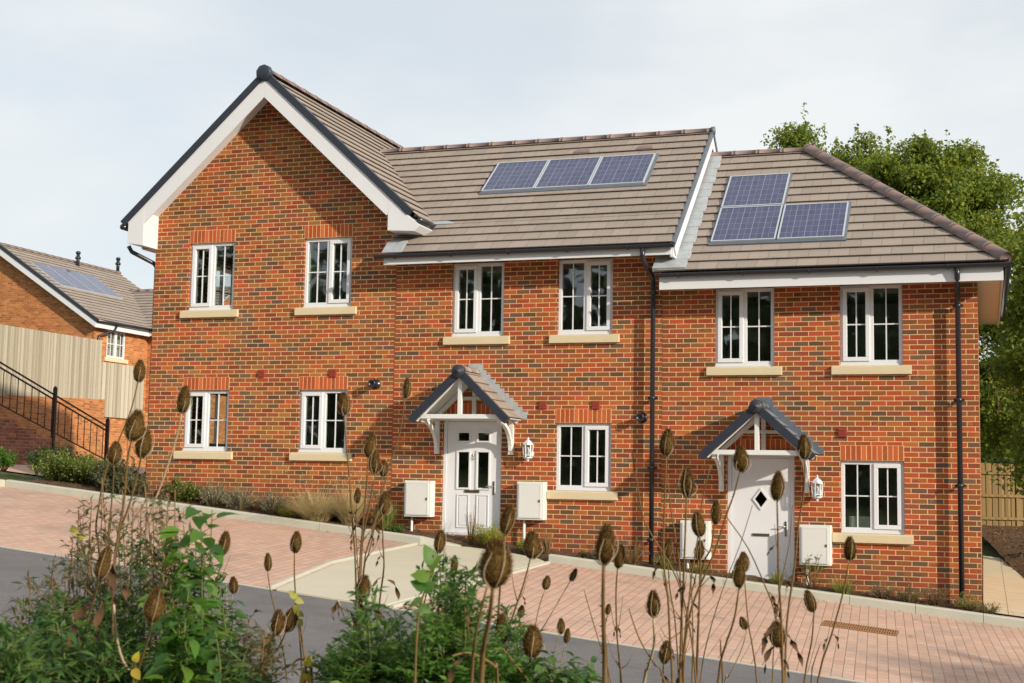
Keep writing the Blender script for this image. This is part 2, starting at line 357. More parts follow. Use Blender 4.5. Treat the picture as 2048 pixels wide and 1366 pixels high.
# ------------------------------------------------------------------ ground
def G(x, y): return .114-.095*x+.04*y        # the sloping plane of road, bays and path
ROADY, KERBY, FARY = -6.4, -.75, -12.6
def terrain_h(x, y):
    xc = max(-40, min(14, x)); yc = max(-13, min(60, y)); p = .114-.095*xc+.04*yc
    if x > 5.6 and y > -.4: p += .16*min(1, (x-5.6)/1.5)
    if y < FARY: 
        t = min(1, (FARY-y)/4.2); t = t*t*(3-2*t); tgt = .12-.03*(xc-5)
        return (p-.06)*(1-t)+max(tgt, p+.25)*t
    if y > 1.2 and x < -9.6:
        xw = -18.3-(max(7.6, min(16, y))-7.6)*.284 if y < 17.6 else -27.5
        if y < 34: p = min(p, 1.60) if x > xw-.9 else max(p, 3.3)
    return p-.07
gm = MB()
xs = sorted(set([-900, -500, -250, -120, -80, -60, -40]+[round(-40+i*.9, 2) for i in range(0, 64)]+[22, 30, 50, 90, 200, 500, 900]))
ys = sorted(set([-900, -400, -150, -80, -50, -35, -28]+[round(-24+i*.8, 2) for i in range(0, 82)]+[-12.6, 50, 70, 120, 250, 500, 900]))
vs = [(x, y, terrain_h(x, y)) for y in ys for x in xs]; nx = len(xs)
gm.add(vs, [(j*nx+i, j*nx+i+1, (j+1)*nx+i+1, (j+1)*nx+i) for j in range(len(ys)-1) for i in range(nx-1)], 0, True)
struct(gm.build('ground', 'rough_grass'))
def sheet(name, mat, pts, dz=0, sub=1):
    m = MB(); m.add([(x, y, G(x, y)+dz) for x, y in pts], [tuple(range(len(pts)))]); return struct(m.build(name, mat))
sheet('road', 'asphalt', [(-60, FARY), (14, FARY), (14, ROADY-.05), (-60, ROADY-.05)], 0)
PLX = lambda y: -3.34+(-.75-y)*.0 if y > -3.9 else -3.30+(-3.9-y)*.19      # left edge of the concrete path
PRX = lambda y: -1.30-(-.75-y)*.025
kx = -11.35
sheet('parking_bay', 'block_paving', [(kx, ROADY), (-2.84, ROADY), (-3.32, -3.9), (-3.34, KERBY), (kx, KERBY)], 0)
sheet('parking_bay', 'block_paving', [(PRX(ROADY), ROADY), (14, ROADY), (14, KERBY), (PRX(KERBY), KERBY)], 0)
m = MB()                                # flush edging between road and paving
x = -60.
for a_, b_ in ((-60, -2.9), (-1.35, 14)):
    x = a_
    while x < b_:
        x2 = min(x+.915, b_); pts = [(x+.003, ROADY-.05), (x2-.003, ROADY-.05), (x2-.003, ROADY), (x+.003, ROADY)]
        m.prism([(p[0], p[1], G(*p)-.1) for p in pts], (0, 0, .108)); x = x2
struct(m.build('road_edging', 'concrete_kerb'))
# concrete path, slightly raised and bowed out where it meets the kerb
m = MB()
pl = [(-2.82, ROADY-.05), (-3.05, -5.2), (-3.27, -3.96), (-3.33, -2.4), (-3.32, -1.2), (-3.05, -.62), (-2.72, -.42), (-2.3, -.40), (-1.9, -.45), (-1.5, -.62), (-1.31, -.85), (-1.34, -2.4), (-1.40, -4.4), (-1.46, ROADY-.05)]
m.prism([(x, y, G(x, y)-.1) for x, y in pl], (0, 0, .125)); struct(m.build('footpath', 'concrete_path', bevel=.006))
def strip(m, pts, wd, h, top=.0):
    for (x0, y0), (x1, y1) in zip(pts[:-1], pts[1:]):
        d = Vector((x1-x0, y1-y0)); L = d.length; d /= L; n = Vector((-d.y, d.x))*wd
        nseg = max(1, round(L/.915))
        for i in range(nseg):
            a = Vector((x0, y0))+d*(L*i/nseg+.003); b = Vector((x0, y0))+d*(L*(i+1)/nseg-.003)
            q = [a, b, b+n, a+n]; lo = [(p.x, p.y, G(p.x, p.y)-.15) for p in q]; hi = [(p.x, p.y, G(p.x, p.y)+h) for p in q]
            # chamfer the front top edge
            q2 = [a+n*.12, b+n*.12]; hi[0] = (a.x, a.y, G(a.x, a.y)+h-.014); hi[1] = (b.x, b.y, G(b.x, b.y)+h-.014)
            t0 = (q2[0].x, q2[0].y, G(q2[0].x, q2[0].y)+h); t1 = (q2[1].x, q2[1].y, G(q2[1].x, q2[1].y)+h)
            m.add(lo+hi+[t0, t1], [(0, 1, 5, 4), (4, 5, 9, 8), (8, 9, 6, 7), (2, 3, 7, 6), (1, 2, 6, 9, 5), (3, 0, 4, 8, 7)])
m = MB(); strip(m, [(kx, KERBY), (-3.40, KERBY)], .125, .12); strip(m, [(kx, ROADY), (kx, KERBY)], .125, .12)
a4 = [(-3.40, KERBY), (-2.80, -.50), (-2.84, -.40), (-3.40, KERBY+.125)]
lo = [(x, y, G(x, y)-.1) for x, y in a4]; hi = [(x, y, G(x, y)+h) for (x, y), h in zip(a4, (.106, .03, .035, .12))]
m.add(lo+hi, [(0, 1, 5, 4), (1, 2, 6, 5), (2, 3, 7, 6), (3, 0, 4, 7), (4, 5, 6, 7)])
struct(m.build('kerb', 'concrete_kerb'))
m = MB(); strip(m, [(-1.28, KERBY), (13.9, KERBY)], .125, .12); struct(m.build('kerb', 'concrete_kerb'))
m = MB(); strip(m, [(-2.9, ROADY), (-3.36, -3.9), (-3.4, KERBY-.1)], .05, .035); strip(m, [(-1.27, KERBY-.1), (-1.40, ROADY)], .05, .035); struct(m.build('path_edging', 'concrete_kerb'))
# planting beds
def bedsheet(name, mat, x0, x1, y0, y1, dz, amp=.02, st=.22):
    m = MB(); nx = int((x1-x0)/st)+1; ny = max(2, int((y1-y0)/st)+1); rr = random.Random(3)
    vs = []
    for j in range(ny+1):
        for i in range(nx+1):
            x = x0+(x1-x0)*i/nx; yf = -.385 if (y1 < 1 and -3.15 < x < -1.38) else y0; y = yf+(y1-yf)*j/ny; vs.append((x, y, G(x, y)+(dz+rr.uniform(-amp, amp)+.05*min(1, (y-yf)/.6) if j else (-.03 if yf != y0 else dz-.06))))
    m.add(vs, [(j*(nx+1)+i, j*(nx+1)+i+1, (j+1)*(nx+1)+i+1, (j+1)*(nx+1)+i) for j in range(ny) for i in range(nx)], 0, True)
    return struct(m.build(name, mat))
bedsheet('planting_bed', 'soil', kx+.12, -3.25, KERBY+.1, 2.6, .07)
bedsheet('planting_bed', 'soil', -3.35, 5.0, KERBY+.1, .02, .07)
bedsheet('planting_bed', 'soil', 5.0, 12, KERBY+.1, -.42, .09)
m = MB(); pts = [(4.97, -.5), (5.85, -.5), (5.80, 3), (5.6, 6), (5.3, 9.4), (4.97, 9.4)]
m.add([(x, y, G(x, y)+.13-.012*max(0, y)) for x, y in pts], [tuple(range(6))]); struct(m.build('side_path', 'paving_slab'))
# garden earth beside the end house, climbing to the rear fence
m = MB(); nx, ny = 30, 60; vs = []; rr = random.Random(5)
for j in range(ny+1):
    for i in range(nx+1):
        y = -.45+i*0+(18.5)*j/ny; xl = 5.86 if y < 3 else max(4.9, 5.86-(y-3)*.09); x = xl+(14-xl)*i/nx
        z = G(x, y)+.12-.012*max(0, y)+min(.28, (x-xl)*.35)+rr.uniform(-.03, .03)
        zf = .42; t = max(0, (y-7)/10); vs.append((x, y, z*(1-min(1, t))+zf*min(1, t)))
m.add(vs, [(j*(nx+1)+i, j*(nx+1)+i+1, (j+1)*(nx+1)+i+1, (j+1)*(nx+1)+i) for j in range(ny) for i in range(nx)], 0, True); struct(m.build('garden_soil', 'mulch'))
m = MB(); nx, ny = 30, 34
m.add([(-26.5+17*i/nx, 1.9+22*j/ny, terrain_h(-26.5+17*i/nx, 1.9+22*j/ny)+.03) for j in range(ny+1) for i in range(nx+1)], [(j*(nx+1)+i, j*(nx+1)+i+1, (j+1)*(nx+1)+i+1, (j+1)*(nx+1)+i) for j in range(ny) for i in range(nx) if -26.5+17*i/nx > (-17.6-(max(7.6, min(16, 1.9+22*j/ny))-7.6)*.284 if 1.9+22*j/ny < 17.6 else -26.6)])
struct(m.build('garden_path', 'block_paving'))
# gutter drain cover in the bay: a rusty slotted channel
dg = empty('drain_cover', (3.5, -2.85, G(3.5, -2.85))); tag(dg, 'rusty slotted drain grate set in the block paving', 'drain cover')
m = MB(); m.box(-.46, .46, -.21, .21, -.02, .004); m.build('drain_pit', 'soil', dg)
m = MB()
for i in range(30): 
    x = -.45+i*.0305; m.box(x, x+.016, -.20, .20, .005, .012)
m.box(-.46, .46, -.215, -.195, .004, .014); m.box(-.46, .46, .195, .215, .004, .014); m.box(-.46, .46, -.008, .008, .004, .014)
m.build('grate', 'rust', dg)
dg.rotation_euler = (math.atan(.04), math.atan(.095), 0)

# ------------------------------------------------------------------ roofs
def clip(poly, n, c):                   # keep the part of a 2-D polygon where p.n >= c
    o_ = []
    for i in range(len(poly)):
        a, b = poly[i], poly[(i+1) % len(poly)]; da = a[0]*n[0]+a[1]*n[1]-c; db = b[0]*n[0]+b[1]*n[1]-c
        if da >= 0: o_.append(a)
        if (da > 0) != (db > 0) and abs(da-db) > 1e-12: t = da/(da-db); o_.append((a[0]+(b[0]-a[0])*t, a[1]+(b[1]-a[1])*t))
    return o_
def tiled(m, poly, O, U, V, gauge=.262, lift=.034, m_i=0, v0=0.):
    """courses of flat tiles over polygon poly (u along the eaves, v up the slope); O,U,V place it in space"""
    O, U, V = Vector(O), Vector(U).normalized(), Vector(V).normalized(); N = U.cross(V).normalized()
    if N.z < 0: N = -N
    vmax = max(p[1] for p in poly); vmin = min(p[1] for p in poly); k = 0; rr = random.Random(int(vmax*1000))
    v = v0
    while v < vmax:
        if v+gauge > vmin:
            b = clip(clip(poly, (0, 1), v), (0, -1), -(v+gauge+.07))
            if len(b) > 2:
                jt_ = rr.uniform(-.003, .004); h = lambda q: lift*(1-(q-v)/gauge)+.008+jt_ if q < v+gauge+1e-6 else .008-(q-v-gauge)*.06
                vs = [O+U*a+V*c+N*h(c) for a, c in b]; n = len(vs)
                m.add(vs, [tuple(range(n))], m_i, False, [[(a, k+.5) for a, c in b]])
                lo = [p for p in b if abs(p[1]-v) < 1e-6]
                if len(lo) >= 2:
                    a0 = min(p[0] for p in lo); a1 = max(p[0] for p in lo)
                    e0 = O+U*a0+V*v; e1 = O+U*a1+V*v
                    tk = .013; i0, i1 = e0+V*.045, e1+V*.045; w4 = [[(a0, k+.5), (a1, k+.5), (a1, k+.5), (a0, k+.5)]]
                    m.add([e0+N*(h(v)-tk), e1+N*(h(v)-tk), e1+N*h(v), e0+N*h(v)], [(0, 1, 2, 3)], m_i, False, w4)
                    m.add([e0+N*(h(v)-tk), e1+N*(h(v)-tk), i1+N*(h(v)-tk-.003), i0+N*(h(v)-tk-.003)], [(0, 1, 2, 3)], m_i, False, w4)
                    m.add([i0+N*(h(v)-tk-.003), i1+N*(h(v)-tk-.003), i1-N*.01, i0-N*.01], [(0, 1, 2, 3)], m_i, False, w4)
        v += gauge; k += 1
def ridge_tiles(m, A, B, rad=.12, L=.45, flat=.75, m_i=0):
    A, B = Vector(A), Vector(B); D = (B-A); n = max(1, round(D.length/L)); d = D.normalized()
    r = d.cross(Vector((0, 0, 1))).normalized(); u = r.cross(d)
    for i in range(n):
        a = A+D*(i/n); b = A+D*((i+1)/n)
        for (p0, p1, r0, r1) in ((a, b-d*.02, rad, rad*.98), (b-d*.05, b+d*.008, rad*1.05, rad*1.05)):
            vs = []
            for p, rr in ((p0, r0), (p1, r1)):
                for j in range(9):
                    t = math.pi*(-.08+1.16*j/8); vs.append(p+r*math.cos(t)*rr+u*math.sin(t)*rr*flat)
            m.add(vs, [(j, j+1, 9+j+1, 9+j) for j in range(8)]+[tuple(range(9)), tuple(range(9, 18))[::-1]], m_i, True)
T_ = .7962; PH = math.atan(T_); CP, SP = math.cos(PH), math.sin(PH); YR = 2.69; YE = -.45; SL = (YR-YE)/CP

# ------------------------------------------------------------------ shared house fittings
def wall_with_holes(m, x0, x1, z0, z1, holes, depth=.10, y=0, mi=0):
    X = sorted(set([x0, x1]+[h[0] for h in holes]+[h[1] for h in holes])); Z = sorted(set([z0, z1]+[h[2] for h in holes]+[h[3] for h in holes]))
    for i in range(len(X)-1):
        for j in range(len(Z)-1):
            cx, cz = (X[i]+X[i+1])/2, (Z[j]+Z[j+1])/2
            if any(h[0] < cx < h[1] and h[2] < cz < h[3] for h in holes): continue
            m.add([(X[i], y, Z[j]), (X[i+1], y, Z[j]), (X[i+1], y, Z[j+1]), (X[i], y, Z[j+1])], [(0, 1, 2, 3)], mi)
    for a, b, c, d in holes:
        m.add([(a, y, c), (a, y+depth, c), (a, y+depth, d), (a, y, d)], [(0, 1, 2, 3)], mi)
        m.add([(b, y, c), (b, y, d), (b, y+depth, d), (b, y+depth, c)], [(0, 1, 2, 3)], mi)
        m.add([(a, y, d), (a, y+depth, d), (b, y+depth, d), (b, y, d)], [(0, 1, 2, 3)], mi)
def ring(m, x0, x1, z0, z1, t, y0, y1, mi=0):      # rectangular frame, pieces butted
    m.box(x0, x1, y0, y1, z0, z0+t, mi); m.box(x0, x1, y0, y1, z1-t, z1, mi)
    m.box(x0, x0+t, y0, y1, z0+t, z1-t, mi); m.box(x1-t, x1, y0, y1, z0+t, z1-t, mi)
def window(par, x, z, wd, h, cas, sill=True, soldier=True, inner=True):
    """cas: 'L' or 'R', the side of the opening casement; the other light is fixed"""
    W = empty('window', (x, 0, z), par)
    y0 = .045; m = MB(); F = .055; ztop = h; zb = .03
    m.box(0, wd, y0-.012, y0+.07, .002, zb)                 # cill section
    ring(m, .003, wd-.003, zb, ztop-.003, F, y0, y0+.07)
    mx = wd*.5; m.box(mx-.035, mx+.035, y0, y0+.07, zb+F, ztop-.003-F)
    m.build('window_frame', 'upvc', W, bevel=.004)
    lx0, lx1, rx0, rx1 = F+.003, mx-.035, mx+.035, wd-F-.003
    for side, (a, b) in (('L', (lx0, lx1)), ('R', (rx0, rx1))):
        z0_, z1_ = zb+F, ztop-.003-F
        if side == cas:
            s = MB(); ring(s, a-.016, b+.016, z0_-.016, z1_+.016, .062, y0-.02, y0+.045); cs = s.build('casement', 'upvc', W, bevel=.005)
            a, b, z0_, z1_ = a+.046, b-.046, z0_+.046, z1_-.046
        g = MB(); g.box(a, b, y0+.028, y0+.034, z0_, z1_); g.build('pane', 'window_glass', W)
        g = MB(); cx, cz = (a+b)/2, (z0_+z1_)/2; g.box(cx-.009, cx+.009, y0+.016, y0+.027, z0_, z1_)
        g.box(a, cx-.009, y0+.016, y0+.027, cz-.009, cz+.009); g.box(cx+.009, b, y0+.016, y0+.027, cz-.009, cz+.009); g.build('glazing_bar', 'upvc', W)
    if cas:
        hx = lx1-.02 if cas == 'L' else rx0+.02
        g = MB(); g.tube([(hx, .135, h*.40), (hx, .16, h*.40), (hx, .165, h*.30)], .009, 6); g.build('window_handle', 'upvc', W)
    g = MB()
    for a_, b_ in ((-.012, -.002), (wd+.002, wd+.012)): g.box(a_, b_, .118, .32, 0, h)
    g.box(-.012, wd+.012, .118, .34, -.02, -.001); g.box(-.012, wd+.012, .118, .32, h+.001, h+.02); g.build('inner_reveal', 'room_wall', W)
    if sill:
        g = MB(); g.prism([(-.12, -.058, -.135), (-.12, .044, -.135), (-.12, .044, .0), (-.12, .0, -.0), (-.12, -.058, -.018)], (wd+.24, 0, 0)); g.build('sill', 'sill_stone', W, bevel=.005)
    return W
def lintel(par, x0, x1, z):
    m = MB(); m.box(0, x1-x0+.004, -.004, .03, 0, .2245); m.build('soldier_lintel', 'brick_soldier', par, (x0-.002, 0, z+.0005))
def downpipe(par, pts, clips, name='downpipe'):
    m = MB(); m.tube(pts, .038, 10); o_ = m.build(name, 'black_plastic', par)
    for x, y, z in clips:
        m = MB(); m.tube([(x, y, z-.03), (x, y, z+.03)], .047, 10); m.box(x-.075, x+.075, y+.02, y+.045, z-.018, z+.018)
        m.tube([(x, y+.04, z), (x, 0, z)], .012, 6); m.build('pipe_clip', 'black_plastic', o_)
    return o_
def gutter(par, x0, x1, z, y=-.50, brk=True):
    m = MB(); R = .058; n = 8; vs = []
    for x in (x0, x1):
        for rr in (R, R-.006):
            for j in range(n+1):
                t = math.pi+math.pi*j/n; vs.append((x, y+math.cos(t)*rr, z+math.sin(t)*rr))
    k = n+1; f = []
    for j in range(n): f += [(j, j+1, 2*k+j+1, 2*k+j), (k+j, 3*k+j, 3*k+j+1, k+j+1)]
    f += [(0, 2*k, 3*k, k), (n, k+n, 3*k+n, 2*k+n)]
    m.add(vs, f, 0, True)
    m.prism([(x0, y+math.cos(math.pi+math.pi*j/n)*R, z+math.sin(math.pi+math.pi*j/n)*R) for j in range(n+1)], (-.006, 0, 0))
    m.prism([(x1, y+math.cos(math.pi+math.pi*j/n)*R, z+math.sin(math.pi+math.pi*j/n)*R) for j in range(n+1)], (.006, 0, 0))
    g = m.build('gutter', 'black_plastic', par)
    x = x0+.35
    while x < x1:
        m = MB(); m.tube([(x, y+math.cos(math.pi+math.pi*j/8)*(R+.006), z+math.sin(math.pi+math.pi*j/8)*(R+.006)) for j in range(9)], .008, 5); m.box(x-.014, x+.014, y+R-.012, y+R+.006, z-.06, z); x += .98; m.build('gutter_bracket', 'black_plastic', g)
    return g
def meter_box(par, x0, x1, z0, z1):
    B = empty('meter_box', ((x0+x1)/2, 0, z0), par); hw = (x1-x0)/2; h = z1-z0
    m = MB(); m.box(-hw, hw, -.20, .0, 0, h); bo = m.build('box_body', 'meter_white', B, bevel=.008)
    m = MB(); m.box(-hw+.035, hw-.035, -.216, -.201, .03, h-.03); ring(m, -hw+.05, hw-.05, .045, h-.045, .006, -.219, -.2165)
    d = m.build('meter_door', 'meter_white', B, bevel=.003)
    m = MB(); m.box(hw-.075, hw-.05, -.226, -.217, h*.5-.02, h*.5+.02); m.build('lock', 'chrome', d)
    m = MB(); m.tube([(-hw*.55, -.10, -.002), (-hw*.55, -.10, -.55)], .022, 8); m.build('supply_pipe', 'meter_white', B)
def lantern(par, x, z):
    B = empty('wall_lantern', (x, 0, z), par); c = (0, -.14, 0)
    m = MB(); m.lathe([(.055, 0), (.055, .012), (.03, .02)], (0, 0, -.06), 12, (0, -1, 0)); m.tube([(0, -.01, -.06), (0, -.06, -.09), (0, -.14, -.13)], .010, 6)
    m.lathe([(.008, -.19), (.022, -.175), (.012, -.16), (.05, -.145), (.078, -.13), (.078, -.118)], c, 6, sm=False)
    m.lathe([(.088, .075), (.088, .088), (.062, .125), (.03, .15), (.014, .165), (.02, .178), (.006, .2)], c, 6, sm=False)
    for j in range(6):
        t = j*math.pi/3+.26; p = (math.cos(t), math.sin(t))
        m.beam((c[0]+p[0]*.07, c[1]+p[1]*.07, -.12), (c[0]+p[0]*.082, c[1]+p[1]*.082, .078), .013, .013)
        p2 = (math.cos(t+math.pi/3), math.sin(t+math.pi/3))
        m.beam((c[0]+p[0]*.071, c[1]+p[1]*.071, -.085), (c[0]+p2[0]*.071, c[1]+p2[1]*.071, -.085), .01, .012)
    m.build('lantern_frame', 'upvc', B)
    m = MB(); m.lathe([(.066, -.118), (.078, .076)], c, 6, sm=False); m.build('lantern_glass', 'window_glass', B)
    m = MB(); m.lathe([(.012, -.11), (.014, -.06), (.026, -.03), (.028, 0), (.016, .03), (.004, .04)], c, 10); m.build('bulb', 'upvc', B)
def vent(par, x, z):
    m = MB(); m.box(x-.065, x+.065, -.028, 0, z-.065, z+.065)
    for j in range(5): m.box(x-.055, x+.055, -.034, -.0285, z-.052+j*.022, z-.040+j*.022)
    m.build('vent_cover', 'vent_red', par, bevel=.004)
def flue(par, x, z):
    m = MB(); m.lathe([(.085, 0), (.085, .018), (.052, .02), (.052, .15), (.064, .152), (.064, .19), (.045, .192), (.045, .17), (.02, .17)], (x, 0, z), 16, (0, -1, 0)); m.build('boiler_flue', 'black_plastic', par)
def door(par, x0, x1, z0, z1, style):
    D = empty('door', (x0, 0, z0), par); wd = x1-x0; h = z1-z0
    m = MB(); y = .03; F = .062
    m.box(0.002, F, y, y+.07, 0, h-.002); m.box(wd-F, wd-.002, y, y+.07, 0, h-.002); m.box(F, wd-F, y, y+.07, h-F, h-.002); m.box(F, wd-F, y-.03, y+.07, 0, .03)
    m.build('door_frame', 'upvc', D, bevel=.004)
    a, b, c, d = F+.004, wd-F-.004, .034, h-F-.004; w_ = b-a; yl = y+.022
    if style == 'panelled':
        g1 = [(a+w_*.215, a+w_*.43), (a+w_*.60, a+w_*.815)]
        H = [(g[0], g[1], h*.80, h*.87) for g in g1]+[(g[0], g[1], h*.40, h*.705) for g in g1]
        m = MB(); wall_with_holes(m, a, b, c, d, H, .03, yl); m.box(a, b, yl+.031, yl+.045, c, h*.38)
        for g in g1:
            ring(m, g[0]-.012, g[1]+.012, h*.06, h*.345, .02, yl-.012, yl-.0005); m.box(g[0]+.03, g[1]-.03, yl-.008, yl-.0005, h*.06+.042, h*.345-.042)
        for q in H: ring(m, q[0]-.028, q[1]+.028, q[2]-.028, q[3]+.028, .03, yl-.016, yl-.0005)
        leaf = m.build('door_leaf', 'upvc', D, bevel=.003)
        for q in H: m = MB(); m.box(q[0], q[1], yl+.012, yl+.018, q[2], q[3]); m.build('pane', 'window_glass', D)
        m = MB(); kx_, kz = a+w_*.515, h*.68; m.lathe([(.02, 0), (.02, .01), (.012, .016)], (kx_, yl, kz), 10, (0, -1, 0)); m.tube([(kx_+.02*math.sin(t), yl-.016, kz-.02-.028*math.cos(t)*-1-.03) for t in [i*math.pi/6 for i in range(13)]], .005, 5)
        m.build('knocker', 'chrome', D)
    else:
        m = MB(); cx, cz, r, rz_ = a+w_*.5, h*.655, .095, .125
        # leaf with a diamond light: eight quads round the opening
        dm = [(cx, cz-rz_), (cx+r, cz), (cx, cz+rz_), (cx-r, cz)]; cn = [(a, c), (b, c), (b, d), (a, d)]
        V = [(p[0], yl, p[1]) for p in cn]+[(p[0], yl, p[1]) for p in dm]+[(p[0], yl+.03, p[1]) for p in dm]
        m.add(V, [(0, 1, 5, 4), (1, 2, 6, 5), (2, 3, 7, 6), (3, 0, 4, 7), (4, 5, 9, 8), (5, 6, 10, 9), (6, 7, 11, 10), (7, 4, 8, 11)])
        for i in range(4):
            p, q = dm[i], dm[(i+1) % 4]; s_ = 1.17
            P_ = lambda e, k_: (cx+(e[0]-cx)*k_, yl-.0175, cz+(e[1]-cz)*k_)
            m.prism([P_(p, 1.0), P_(q, 1.0), P_(q, 1.32), P_(p, 1.32)], (0, .017, 0))
        leaf = m.build('door_leaf', 'upvc', D)
        m = MB(); m.add([(p[0], yl+.012, p[1]) for p in dm], [(0, 1, 2, 3)]); m.build('pane', 'window_glass', D)
    m = MB(); lx = a+w_*.5; lz = h*(.37 if style == 'panelled' else .385)
    m.box(lx-.13, lx+.13, yl-.014, yl-.001, lz-.022, lz+.022); lb = m.build('letterbox', 'chrome' if style != 'panelled' else 'brass_dull', D, bevel=.004)
    m = MB(); m.box(lx-.105, lx+.105, yl-.018, yl-.0145, lz-.010, lz+.012); m.build('letter_flap', 'brass_dull', lb)
    hz = h*(.40 if style == 'panelled' else .435); hx = b-.07
    m = MB(); m.box(hx-.014, hx+.014, yl-.010, yl-.001, hz-.11, hz+.11); m.tube([(hx, yl-.01, hz+.03), (hx, yl-.05, hz+.03), (hx-.115, yl-.05, hz+.028)], .009, 6); m.build('door_handle', 'chrome', D)
    return D
def porch(par, xc, zr, hw, proj, ze, slate):
    """small gabled canopy on gallows brackets; zr ridge height, ze eave height"""
    P = empty('porch_canopy', (xc, 0, 0), par); s = (zr-ze)/hw; L = math.hypot(hw, zr-ze); fy = -proj
    # tiled slopes
    m = MB()
    for sg in (-1, 1):
        U = Vector((0, -1, 0)) if sg < 0 else Vector((0, 1, 0)); O = Vector((sg*hw, 0, ze)) if sg < 0 else Vector((sg*hw, fy, ze))
        V = Vector((-sg*hw, 0, zr-ze)); tiled(m, [(0, 0), (proj, 0), (proj, L), (0, L)], O, U, V, .20, .026)
        for a, b in ((fy+.02, -.001),):   # boarding under the tiles
            nrm = Vector((sg*(zr-ze), 0, hw)).normalized()
            q = [Vector((sg*hw, a, ze)), Vector((sg*hw, b, ze)), Vector((0, b, zr)), Vector((0, a, zr))]; m.prism([p-nrm*.008 for p in q], -nrm*.012, 1)
    m.build('porch_roof', ['roof_tile' if not slate else 'slate_tile', 'porch_wood'], P)
    m = MB()                          # dark verge caps and the round ridge stop
    for sg in (-1, 1):
        a = Vector((sg*(hw+.03), 0, ze-.03)); b = Vector((sg*.05, 0, zr-.05)); nrm = Vector((sg*(zr-ze), 0, hw)).normalized()
        q = [a+nrm*.035, b+nrm*.035, b-nrm*.085, a-nrm*.085]; m.prism([(p.x, fy-.04, p.z) for p in q], (0, .09, 0))
    m.build('verge_cap', 'verge_black', P, bevel=.006)
    m = MB(); m.lathe([(.09, -.01), (.105, .0), (.105, .07), (.095, .08), (.03, .085), (.028, .095)], (0, fy, zr-.03), 6 if slate else 12, (0, -1, 0)); m.build('ridge_stop', 'verge_black', P)
    m = MB(); ridge_tiles(m, (0, fy+.02, zr+.0), (0, -.0, zr+.0), .09, .37); m.build('ridge', 'slate_tile' if False else 'lead_dark' if slate else 'roof_tile', P)
    # timber frame: front truss, wall truss, gallows brackets
    fx = hw-.16; tz = ze+.02
    m = MB(); ya, yb = fy+.03, fy+.10
    def truss(m, ya, yb, collar):
        for sg in (-1, 1):
            nrm = Vector((sg*(zr-ze), 0, hw)).normalized(); a = Vector((sg*(hw-.02), 0, ze-.0)); b = Vector((0, 0, zr))
            q = [a-nrm*.022, b-Vector((0, 0, .022*math.hypot(1, s))), b-Vector((0, 0, .09*math.hypot(1, s))), a-nrm*.09]; m.prism([(p.x, ya, p.z) for p in q], (0, yb-ya, 0))
        m.box(-.033, .033, ya+.004, yb-.004, tz+.035, zr-.12)
        m.box(-fx-.02, fx+.02, ya-.003, yb-.003, tz-.035, tz+.035)
        if collar: m.box(-(hw*.42), hw*.42, ya-.003, yb-.008, tz+.30, tz+.35)
    truss(m, ya, yb, False); m.build('front_truss', 'porch_wood', P, bevel=.004)
    m = MB(); truss(m, -.07, -.002, True); m.build('wall_truss', 'porch_wood', P, bevel=.004)
    for sg in (-1, 1):
        m = MB(); x = sg*fx
        m.box(x-.035, x+.035, -.07, -.002, ze-.56, tz-.036)
        m.box(x-.034, x+.034, fy+.101, -.071, tz-.05, tz+.02)
        pts = []
        for i in range(9):
            t = i/8*math.pi/2; pts.append((x, -.06-(proj-.14)*(1-math.cos(t)), ze-.50+(.46)*math.sin(t)))
        for a, b in zip(pts[:-1], pts[1:]): m.beam(a, b, .06, .055, up=(1, 0, 0))
        m.build('gallows_bracket', 'porch_wood', P)
    m = MB()                          # stepped lead flashing on the wall
    nst = int((zr-ze)/.075)
    for sg in (-1, 1):
        for i in range(nst+1):
            z0 = ze+i*.075+.02; x0 = hw*(1-(i*.075)/(zr-ze)); xo = x0+.09
            if i == nst: x0 = .0
            m.box(min(sg*max(0, x0-.10), sg*xo), max(sg*max(0, x0-.10), sg*xo), -.006-.0004*i-(.0002 if sg > 0 else 0), -.001, z0, z0+.11)
    m.box(-.13, .13, -.012, -.007, zr-.02, zr+.14)
    m.build('flashing', 'lead_dark' if slate else 'lead', P)
    return P
def solar(par, O, U, V, u0, u1, v0, v1, parts):
    O, U, V = Vector(O), Vector(U), Vector(V); N = U.cross(V).normalized(); T = Matrix((U, V, N)).transposed().to_4x4(); T.translation = O
    A = empty('solar_panel', O+U*u0+V*v0, par); T.translation -= A.location
    m = MB(); m2 = MB(); 
    def rb(mm, a, b, c, d, z0, z1, uvs=None):
        mm.box(a, b, c, d, z0, z1)
    M1 = MB()
    for (a, b, c, d) in ((u0, u1, v0, v0+.022), (u0, u1, v1-.022, v1), (u0, u0+.022, v0+.022, v1-.022), (u1-.022, u1, v0+.022, v1-.022)): M1.box(a, b, c, d, .03, .078, 0, T)
    M1.build('panel_frame', 'panel_alu', A)
    q = [T @ Vector(p) for p in ((u0+.02, v0+.02, .070), (u1-.02, v0+.02, .070), (u1-.02, v1-.02, .070), (u0+.02, v1-.02, .070))]
    g = MB(); g.add(q, [(0, 1, 2, 3)], 0, False, [[(0, 0), (1, 0), (1, 1), (0, 1)]]); g.build('panel_face', 'solar_cells', A)
    return A

